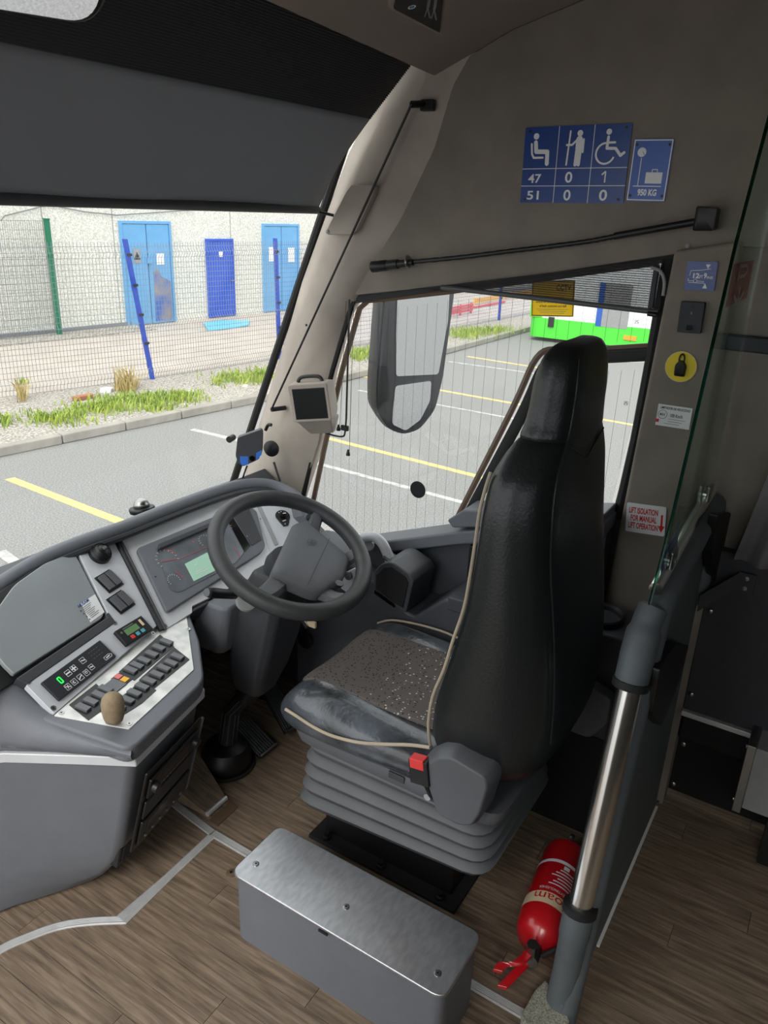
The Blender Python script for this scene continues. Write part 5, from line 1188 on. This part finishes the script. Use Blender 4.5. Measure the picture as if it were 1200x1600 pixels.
# heater unit at the right edge
hu = thing('floor_heater', (2.0,-.15,0), 'grey metal box with a riveted end bracket low at the right picture edge', 'heater')
c_ = at(1168,1165,x=1.95)
B().box(1.95,2.09,-.5,c_.y-.02,.17,c_.z).build('case', 'light_grey', hu, bevel=.005)
B().box(1.945,2.095,c_.y-.022,c_.y,.155,c_.z+.005).build('end_bracket', 'steel', hu, bevel=.002)
for z in (.18, c_.z-.012): B().lathe([(.006,0),(.006,.003),(.001,.004)], (1.965,c_.y,z), (0,1,0), 10).build('rivet', 'steel', hu)
for y_ in (-.05,-.4): B().box(1.97,2.07,y_-.03,y_,0,.17).build('foot', 'black', hu)
fr_ = at(1022,1248,z=0); fh = thing('floor_ring', fr_, 'small worn floor ring beside the foot of the partition', 'ring'); B().tube([fr_+V((math.cos(q)*.016, math.sin(q)*.016, .004)) for q in [2*math.pi*k/20 for k in range(20)]], .004, 6, closed=True).build('ring', 'panel_char', fh, smooth=True); B().cyl(fr_, fr_+V((0,0,.002)), .011, 16).build('cup', 'black', fh)

# ================================================================== SIGNS AND STICKERS ON THE WALL
def rivets(F, W, H, parent, m='print_dark', i=.05):
    for a, c_ in ((W*i,H*i),(W*(1-i),H*i),(W*i,H*(1-i)),(W*(1-i),H*(1-i))): F.disc(a, c_, .0035, .002, .0032, seg=10).build('rivet', m, parent)
f, W, H = qframe((820,199), (987,193), (976,317), (815,317), x=XW-.001)
if f.n.x > 0: raise RuntimeError('sign faces away')
cs = thing('capacity_sign', f.p(W/2,0), 'blue seating capacity sign with white pictograms and numbers 47 and 51', 'sign')
f.rect(0, W, 0, H, 0, .002, r=.004).build('plate', 'sign_blue', cs)
rivets(f, W, H, cs)
def part(bb, name, m='print_white'): return bb.build(name, m, cs)
for k in (1, 2): part(f.stroke([(W*k/3,0),(W*k/3,H)], .0016, .0024, None, False), 'grid_line')
for c_ in (.455,.225): part(f.stroke([(0,H*c_),(W,H*c_)], .0016, .0024, None, False), 'grid_line')
z = .0024
def nx(F, pts): return [(W*a, H*c_) for a, c_ in pts]
bb = B(); f.disc(W*.115, H*.88, .0075, .002, z, bb); f.stroke(nx(f,[(.115,.80),(.125,.68),(.235,.675),(.24,.52)]), .0105, z, bb); f.stroke(nx(f,[(.075,.78),(.085,.65),(.105,.60),(.195,.60)]), .005, z, bb); part(bb, 'seated_person_symbol')
bb = B(); f.disc(W*.535, H*.90, .0072, .002, z, bb); f.stroke(nx(f,[(.535,.82),(.535,.70)]), .017, z, bb); f.stroke(nx(f,[(.52,.68),(.515,.50)]), .0085, z, bb); f.stroke(nx(f,[(.55,.68),(.545,.50)]), .0085, z, bb); f.stroke(nx(f,[(.575,.82),(.575,.66)]), .005, z, bb); f.stroke(nx(f,[(.515,.82),(.47,.755),(.42,.755)]), .005, z, bb); f.stroke(nx(f,[(.445,.93),(.43,.50)]), .0042, z, bb); part(bb, 'standing_person_symbol')
bb = B(); f.disc(W*.80, H*.905, .0068, .002, z, bb); f.ring(W*.785, H*.635, .021, .0255, z, bb, 85, 340); f.stroke(nx(f,[(.80,.84),(.795,.70),(.875,.695),(.925,.605),(.955,.64)]), .0068, z, bb); f.stroke(nx(f,[(.805,.77),(.865,.77)]), .005, z, bb); part(bb, 'wheelchair_symbol')
for (s, a0, a1, c0, c1) in (('47',.065,.195,.265,.385),('0',.43,.50,.265,.41),('51',.065,.185,.04,.16),('0',.43,.50,.03,.175),('0',.77,.845,.03,.175)):
    text('number', s, f, W*a0, W*a1, H*c0, H*c1, z, 'print_white', cs)
f.stroke([(W*.775,H*.365),(W*.808,H*.41),(W*.808,H*.265)], .0036, z, None, False).build('number', 'print_white', cs)
f, W, H = qframe((990,217), (1054,217), (1039,315), (980,314), x=XW-.001)
ls = thing('luggage_weight_sign', f.p(W/2,0), 'blue luggage sign reading 950 KG with white border and suitcase', 'sign')
f.rect(0, W, 0, H, 0, .002, r=.005).build('plate', 'sign_blue2', ls); rivets(f, W, H, ls, 'print_dark', .09)
m_ = .022; bb = B(); f.stroke([(W*.03,H*.02),(W*.97,H*.02),(W*.97,H*.98),(W*.03,H*.98),(W*.03,H*.02)], .0024, z, bb); bb.build('border', 'print_white', ls)
bb = B(); f.disc(W*.24, H*.79, .0105, .002, z, bb, 20); bb.build('scale_dial', 'print_white', ls); f.stroke([(W*.26,H*.80),(W*.32,H*.74)], .0012, z+.0004, None, False).build('dial_needle', 'sign_blue2', ls)
f.stroke([(W*.25,H*.70),(W*.25,H*.25)], .0018, z, None, False).build('scale_post', 'print_white', ls); f.stroke([(W*.13,H*.245),(W*.85,H*.245)], .002, z, None, False).build('platform', 'print_white', ls)
f.rect(W*.42, W*.84, H*.29, H*.47, .002, z).build('suitcase', 'print_white', ls); f.stroke([(W*.57,H*.47),(W*.57,H*.515),(W*.70,H*.515),(W*.70,H*.47)], .0018, z, None, False).build('suitcase_handle', 'print_white', ls)
text('lettering', '950 KG', f, W*.27, W*.76, H*.085, H*.20, z, 'print_white', ls, bold=.045)
# B pillar stickers
PX = 2.028
def sticker(name, c4, m, label, cat='sticker', r=.002, th=.0012):
    f, W, H = qframe(*c4, x=PX); t = thing(name, f.p(W/2,0), label, cat); f.rect(0, W, 0, H, -.001, th, r=r).build('backing', m, t); return t, f, W, H, th+.0004
t, f, W, H, z = sticker('height_sticker', ((1074,408),(1121,409),(1117,455),(1069,453)), 'sign_blue', 'blue vehicle height sticker reading 12FT9INS with coach outline', r=.004)
text('lettering', '12', f, W*.25, W*.46, H*.42, H*.60, z, 'print_white', t, bold=.04); text('lettering', 'FT', f, W*.47, W*.58, H*.42, H*.53, z, 'print_white', t); text('lettering', '9', f, W*.60, W*.70, H*.42, H*.61, z, 'print_white', t, bold=.04); text('lettering', 'INS', f, W*.71, W*.90, H*.41, H*.50, z, 'print_white', t)
bb = B(); f.stroke([(W*.13,H*.50),(W*.16,H*.68),(W*.50,H*.70),(W*.80,H*.76)], .0012, z, bb, False); f.stroke([(W*.10,H*.42),(W*.10,H*.33),(W*.28,H*.33)], .0012, z, bb, False); f.stroke([(W*.40,H*.33),(W*.64,H*.31)], .0012, z, bb, False); f.stroke([(W*.12,H*.27),(W*.64,H*.26),(W*.66,H*.22)], .0012, z, bb, False); f.ring(W*.34, H*.33, .0035, .0045, z, bb); bb.build('coach_outline', 'print_white', t)
f.plate([(W*.62,H*.90),(W*.78,H*.90),(W*.70,H*.76)], .001, z).build('arrow', 'print_white', t); f.plate([(W*.60,H*.08),(W*.76,H*.08),(W*.68,H*.26)], .001, z).build('arrow', 'print_white', t)
f, W, H = qframe((1067,470), (1104,472), (1096,521), (1058,518), x=PX); t = thing('switch_plate_box', f.p(W/2,0), 'square black switch plate on the pillar above the yellow disc', 'switch')
f.rect(0, W, 0, H, -.002, .014, r=.003).build('plate', 'panel_char', t, bevel=.003); f.disc(W*.5, H*.82, .0035, .014, .0155, seg=10).build('lamp', 'black_gloss', t); f.rect(W*.48, W*.53, H*.60, H*.68, .014, .0146).build('mark', 'print_grey', t); f.rect(W*.38, W*.62, H*.10, H*.26, .014, .018).build('toggle', 'black_gloss', t, bevel=.001)
q = at(1064,573,x=PX); t = thing('hammer_mount_disc', q, 'round yellow disc with a black hook on the pillar', 'hook'); DFr = Fr(q, (0,-1,0), (0,0,1)); DFr.disc(0, 0, .038, -.001, .002, seg=32).build('disc', 'yellow', t); DFr.ring(0, 0, .0365, .038, .0023).build('disc_edge', 'cream_print', t)
B().loft([[DFr.p(a, c_, h) for a, c_ in rnd([(-.012*k,-.022*k),(.012*k,-.022*k),(.013*k,.004),(.005,.016),(-.005,.016),(-.013*k,.004)], .005, 3)] for h, k in ((.002,1.1),(.010,1.0),(.014,.8))]).build('hook_body', 'black', t, smooth=True, angle=50)
B().tube([DFr.p(math.cos(q_)*.006, .020+math.sin(q_)*.012, .006) for q_ in [2*math.pi*k/16 for k in range(16)]], .0022, 6, closed=True).build('hook_loop', 'black', t, smooth=True)
t, f, W, H, z = sticker('speed_limiter_sticker', ((1029,630),(1083,639),(1076,671),(1024,664)), 'white', 'white speed limiter sticker with a MAX ring on the pillar', r=.001)
text('lettering', 'LIMITADOR DE VELOCIDAD', f, W*.08, W*.95, H*.80, H*.92, z, 'print_dark', t); text('lettering', 'MAX', f, W*.09, W*.25, H*.48, H*.60, z, 'print_dark', t); text('lettering', '100 Km/h', f, W*.40, W*.76, H*.46, H*.62, z, 'print_dark', t)
bb = B(); f.ring(W*.17, H*.54, .0105, .0115, z, bb); bb.build('max_ring', 'print_dark', t); f.rect(W*.0, W*.09, H*.15, H*.30, .001, z).build('red_tab', 'red_print', t)
bb = B()
for k in range(3): f.stroke([(W*(.35-.1*(k==2)),H*(.36-.11*k)),(W*(.85-.08*k),H*(.36-.11*k))], .0012, z, bb, False)
bb.build('small_print', 'print_grey', t)
t, f, W, H, z = sticker('lift_isolation_sticker', ((982,785),(1043,793),(1037,838),(975,829)), 'white', 'white sticker with red text LIFT ISOLATION FOR MANUAL LIFT OPERATION', r=.005)
for s, a0, a1, c0 in (('LIFT ISOLATION',.07,.80,.66),('FOR MANUAL',.12,.78,.40),('LIFT OPERATION',.07,.82,.14)): text('lettering', s, f, W*a0, W*a1, H*c0, H*(c0+.21), z, 'red_print', t, bold=.03)
f.plate([(W*.88,H*.72),(W*.93,H*.72),(W*.93,H*.34),(W*.99,H*.34),(W*.905,H*.12),(W*.82,H*.34),(W*.88,H*.34)], .001, z).build('arrow', 'red_print', t)
# reflection of a red sign, modelled as a faint film on the glass screen
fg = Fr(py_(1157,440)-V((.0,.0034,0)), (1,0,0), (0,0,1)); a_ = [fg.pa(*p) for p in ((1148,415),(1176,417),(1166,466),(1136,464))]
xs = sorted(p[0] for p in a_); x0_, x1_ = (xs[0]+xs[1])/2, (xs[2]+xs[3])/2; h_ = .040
t = thing('glass_reflection', fg.p((x0_+x1_)/2,-h_), 'faint red reflection of a letter and down arrow, modelled on the glass screen', 'sticker')
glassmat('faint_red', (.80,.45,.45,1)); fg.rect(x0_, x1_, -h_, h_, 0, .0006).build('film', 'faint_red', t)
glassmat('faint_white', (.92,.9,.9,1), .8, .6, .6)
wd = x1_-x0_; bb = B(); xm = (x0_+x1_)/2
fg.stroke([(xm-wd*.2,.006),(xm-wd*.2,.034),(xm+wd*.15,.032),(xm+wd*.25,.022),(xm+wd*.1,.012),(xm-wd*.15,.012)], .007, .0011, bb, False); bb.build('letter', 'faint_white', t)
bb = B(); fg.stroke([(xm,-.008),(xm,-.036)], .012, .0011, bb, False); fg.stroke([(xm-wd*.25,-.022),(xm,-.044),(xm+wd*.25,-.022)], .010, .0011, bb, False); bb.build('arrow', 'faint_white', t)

# ================================================================== GOOSENECK LAMP
gx = 2.025
gl_ = thing('gooseneck_lamp', at(1100,342,x=gx), 'black gooseneck reading lamp lying along the wall above the side window', 'lamp')
gpt = smoothpath([at(*p, x=gx) for p in ((648,409),(720,402),(800,392),(860,385),(920,377),(962,369))], 8)
B().tube(gpt, [.0068 if k % 2 == 0 else .0056 for k in range(len(gpt))], 10).build('flexible_neck', 'black', gl_, smooth=True, angle=30)
B().tube([at(960,369,x=gx), at(1090,346,x=gx)], .0085, 12).build('rigid_arm', 'black', gl_, smooth=True)
hA_, hB_ = at(645,410,x=gx), at(582,417,x=gx)
B().tube([hA_, hA_.lerp(hB_,.35), hA_.lerp(hB_,.36), hA_.lerp(hB_,.62), hA_.lerp(hB_,.64), hB_], [.009,.011,.0135,.0135,.0155,.0165], 16).build('lamp_head', 'black', gl_, smooth=True, angle=35)
B().lathe([(.017,-.003),(.019,0),(.017,.003)], at(638,409,x=gx), hA_-hB_, 20).build('ring', 'steel', gl_, smooth=True)
LF_ = Fr(hB_.lerp(hA_,.18), hB_-hA_, (0,0,1)); LF_.rect(-.008, .008, -.008, .006, .0155, .0175).build('switch', 'button', gl_, bevel=.001)
q = at(1102,342,x=gx); B().loft([[V((gx-.016*k+.0,y,z)) for y, z in rnd([(q.y-.024*k,q.z-.024*k),(q.y+.020*k,q.z-.026*k),(q.y+.020*k,q.z+.026*k),(q.y-.024*k,q.z+.024*k)], .004, 2)] for k in (.9,1.05)]+[[V((gx+.034,y,z)) for y, z in rnd([(q.y-.024,q.z-.024),(q.y+.020,q.z-.026),(q.y+.020,q.z+.026),(q.y-.024,q.z+.024)], .004, 2)]]).build('wall_mount', 'black', gl_, bevel=.002)

# ================================================================== MONITOR AND DASH CAMERA
mo = thing('pillar_monitor', at(490,660,x=1.93), 'small dark monitor in a taupe housing on the windscreen pillar', 'monitor')
MTL, MTR, MBR, MBL = at(458,602,x=1.875), at(522,598,x=1.915), at(518,658,x=1.915), at(457,661,x=1.875)
MF = Fr(MBL, (MBR-MBL)+(MTR-MTL), (MTL-MBL)+(MTR-MBR)); MW = ((MBR-MBL).length+(MTR-MTL).length)/2; MH = ((MTL-MBL).length+(MTR-MBR).length)/2
if MF.n.y > 0: MF = Fr(MBR, MBL-MBR, MTL-MBL)
def mring(k, h, dx=0): 
    return [MF.p(MW/2+(a-.5)*MW*k+dx, MH/2+(c_-.5)*MH*k, h) for a, c_ in rnd([(0,0),(1,0),(1,1),(0,1)], .09, 4)]
B().loft([mring(.8,-.11), mring(1.0,-.05), mring(1.0,0)]).build('housing', 'taupe_lit', mo, bevel=.005, seg=2, angle=50)
MF.rect(MW*.13, MW*.90, MH*.10, MH*.86, -.001, .0015).build('screen', 'screen', mo); MF.rect(MW*.11, MW*.92, MH*.08, MH*.88, -.002, .0005).build('screen_gasket', 'black', mo)
B().tube(smoothpath([MF.p(MW*.2,MH,-.03), MF.p(MW*.3,MH*1.12,-.035), MF.p(MW*.7,MH*1.12,-.035), MF.p(MW*.82,MH,-.03)], 4), .006, 8).build('hood', 'black', mo, smooth=True)
B().loft([mring(.95,-.10)[0:0] or [MF.p(MW*a, 0, h) for a, h in ((.05,-.10),(.05,-.012),(.95,-.012),(.95,-.10))], [MF.p(MW*a, -MH*.5, h) for a, h in ((.15,-.12),(.15,-.085),(.75,-.085),(.75,-.12))]]).build('chin', 'taupe_lit', mo, bevel=.006)
dcm = thing('dash_camera', at(395,720,x=1.86), 'dark grey dash camera with blue corners mounted by the windscreen pillar', 'camera')
DTL = at(372,692,x=1.845); c0 = at(392,702,x=1.85)
CFm = Fr(c0, V((.62,-.78,0)), V((.05,.05,1)))
dp = [CFm.pa(*p) for p in ((371,684),(408,671),(411,676),(410,706),(404,718),(380,729),(372,724),(368,712))]
CFm.plate(rnd(dp, .006, 3), -.035, 0).build('body', 'dash_dark', dcm, bevel=.006, seg=2)
for q in (((375,713),(388,713),(388,726),(378,727),(375,722)), ((400,708),(409,703),(409,710),(402,718),(400,719))):
    CFm.plate([CFm.pa(*p) for p in q], 0, .001).build('blue_corner', 'blue_plastic', dcm)
a, c_ = CFm.pa(394,716); CFm.disc(a, c_, .009, 0, .004, seg=14).build('lens', 'black_gloss', dcm)
cb = at(358,687,x=1.83); B().cyl(cb, cb+V((.03,.01,.0)), .011, 14).build('side_lens', 'black', dcm, smooth=True)
mt = at(418,705,x=1.93); B().lathe([(.028,0),(.028,.008),(.018,.014),(.010,.018),(.001,.019)], mt+V((.035,.01,0)), (-1,-.2,0), 20).build('suction_mount', 'black', dcm, smooth=True)
B().tube(smoothpath([at(386,728,x=1.87), at(383,736,x=1.88), at(379,748,x=1.90)], 4), .003, 6).build('cable', 'black', dcm, smooth=True); B().tube(smoothpath([at(428,722,x=1.95), at(432,735,x=1.95), at(438,752,x=1.95)], 4), .004, 6).build('cable', 'black', dcm, smooth=True)
B().tube(smoothpath([at(415,672,x=1.95), at(419,664,x=1.95), at(424,664,x=1.95)], 3), .006, 8).build('mount_arm', 'black', dcm, smooth=True)

# ================================================================== SIDE WINDOW FITTINGS
wbld = thing('side_window_blind', at(900,450,x=2.04), 'dark mesh roller blind partly drawn across the top of the side window', 'blind')
B().prism([at(*p, x=2.045) for p in ((640,452),(1036,405),(1031,486),(760,457))], (.0015,0,0)).build('mesh_cloth', 'sun_mesh', wbld)
B().tube([at(690,449,x=2.04), at(762,457,x=2.04), at(1028,488,x=2.04)], .007, 10).build('bottom_bar', 'blind_bar', wbld, smooth=True)
B().cyl(at(1012,490,x=2.03), at(1026,492,x=2.03), .006, 10).build('end_knob', 'black', wbld, smooth=True)
B().box(2.035,2.05,*sorted((at(1014,470,x=2.04).y, at(1022,470,x=2.04).y)), at(1018,482,x=2.04).z, at(1018,415,x=2.04).z).build('side_channel', 'panel_char', wbld, bevel=.002)
B().tube(smoothpath([at(1018,418,x=2.03), at(1032,424,x=2.03), at(1038,440,x=2.03), at(1036,462,x=2.03)], 4), .004, 8).build('spring_arm', 'light_grey', wbld, smooth=True)
q = at(653,765,x=2.079); ds = thing('round_window_sticker', q, 'round black sticker on the side window', 'sticker'); WFr = Fr(q, (0,-1,0), (0,0,1)); WFr.disc(0, 0, .0285, 0, .001, seg=36).build('disc', 'black', ds); WFr.ring(0, 0, .0275, .0285, .0012).build('disc_edge', 'black_matte', ds)
f, W, H = qframe((833,440), (899,436), (896,497), (829,492), x=2.078); t = thing('cctv_sticker', f.p(W/2,0), 'yellow CCTV notice with black text on the side window', 'sticker')
f.rect(0, W, 0, H, 0, .001).build('film', 'cctv_yellow', t); bb = B(); f.stroke([(W*.02,H*.02),(W*.98,H*.02),(W*.98,H*.98),(W*.02,H*.98),(W*.02,H*.02)], .0022, .0015, bb, False); bb.build('border', 'print_dark', t)
text('lettering', 'CCTV', f, W*.58, W*.92, H*.72, H*.88, .0015, 'print_dark', t); text('lettering', 'vehicle for the safety and comfort', f, W*.1, W*.93, H*.36, H*.43, .0015, 'print_dark', t); text('lettering', 'of both customers and staff', f, W*.2, W*.83, H*.26, H*.33, .0015, 'print_dark', t)
bb = B()
for k in range(3): f.stroke([(W*(.12+.05*k),H*(.20-.05*k)),(W*(.88-.05*k),H*(.20-.05*k))], .001, .0015, bb, False)
bb.build('small_print', 'print_grey', t)
for (u, v_, lb) in ((995,503,'small square glass mark near the top right of the side window'), (978,630,'small square glass mark in the rear pane beside the headrest')):
    q = at(u, v_, x=2.079); t = thing('glass_mark', q, lb, 'mark'); F_ = Fr(q, (0,-1,0), (0,0,1)); F_.ring(0, 0, .0058, .0072, .0004, None, 45, 405, 4).build('frame', 'print_dark', t); F_.stroke([(-.003,-.002),(.0,.003),(.003,-.002)], .0014, .0005).build('glyph', 'print_dark', t)
# cords of the side blind
cd = thing('blind_cord_set', at(540,660,x=1.99), 'black blind rod with pull cords hanging in front of the side window', 'cord')
B().tube([at(546,468,x=2.0), at(541,655,x=2.0)], .0032, 8).build('rod', 'black', cd, smooth=True)
B().tube([at(541,470,x=1.995), at(531,664,x=1.995)], .0008, 5).build('cord', 'black', cd); B().tube([at(553,470,x=1.995), at(546,704,x=1.995)], .0008, 5).build('cord', 'black', cd)
for u, v_ in ((529,668),(544,707)): B().lathe([(.003,.010),(.007,-.006),(.007,-.010),(.001,-.010)], at(u, v_, x=1.995), (0,0,1), 12).build('toggle', 'black', cd, smooth=True)
B().tube(smoothpath([at(500,673,x=2.02), at(520,680,x=2.0), at(535,682,x=2.0), at(539,676,x=2.0), at(541,655,x=2.0)], 4), .003, 8).build('hook_rod', 'black', cd, smooth=True)
q = at(538,668,x=1.995); B().box(q.x-.006,q.x+.006,q.y-.016,q.y+.012,q.z-.010,q.z+.008).build('clip', 'black', cd, bevel=.003)
# exterior mirror
em = thing('exterior_mirror', at(645,570,x=2.5), 'long black exterior mirror with two glasses hanging outside the side window', 'mirror')
MO = at(645,570,x=2.48); EF = Fr(MO, V((.92,-.38,0)), V((0,-.10,1)))
ol = [EF.pa(*p) for p in ((604,400),(716,400),(707,480),(692,590),(680,640),(656,671),(630,679),(606,670),(588,640),(588,600),(596,500))]
ol = rnd(ol, .03, 3); ocx, ocy = sum(p[0] for p in ol)/len(ol), sum(p[1] for p in ol)/len(ol)
B().loft([[EF.p(ocx+(a-ocx)*k, ocy+(c_-ocy)*k, h) for a, c_ in ol] for k, h in ((.80,-.10),(.95,-.07),(1.0,-.03),(1.0,0),(.97,.004))]).build('shell', 'dash_dark', em, smooth=True, angle=40)
for q in (((620,430),(702,425),(698,500),(683,584),(617,587),(617,520)), ((616,602),(672,594),(670,625),(655,655),(632,672),(611,662),(612,640))):
    EF.plate(rnd([EF.pa(*p) for p in q], .012, 3), .004, .008).build('mirror_glass', 'mirror', em)
B().tube(smoothpath([EF.p(ocx,.30,-.05), EF.p(ocx,.48,-.06), EF.p(ocx-.15,.62,-.10), V((2.15,1.45,2.15))], 5), .025, 10).build('mirror_arm', 'dash_dark', em, smooth=True)
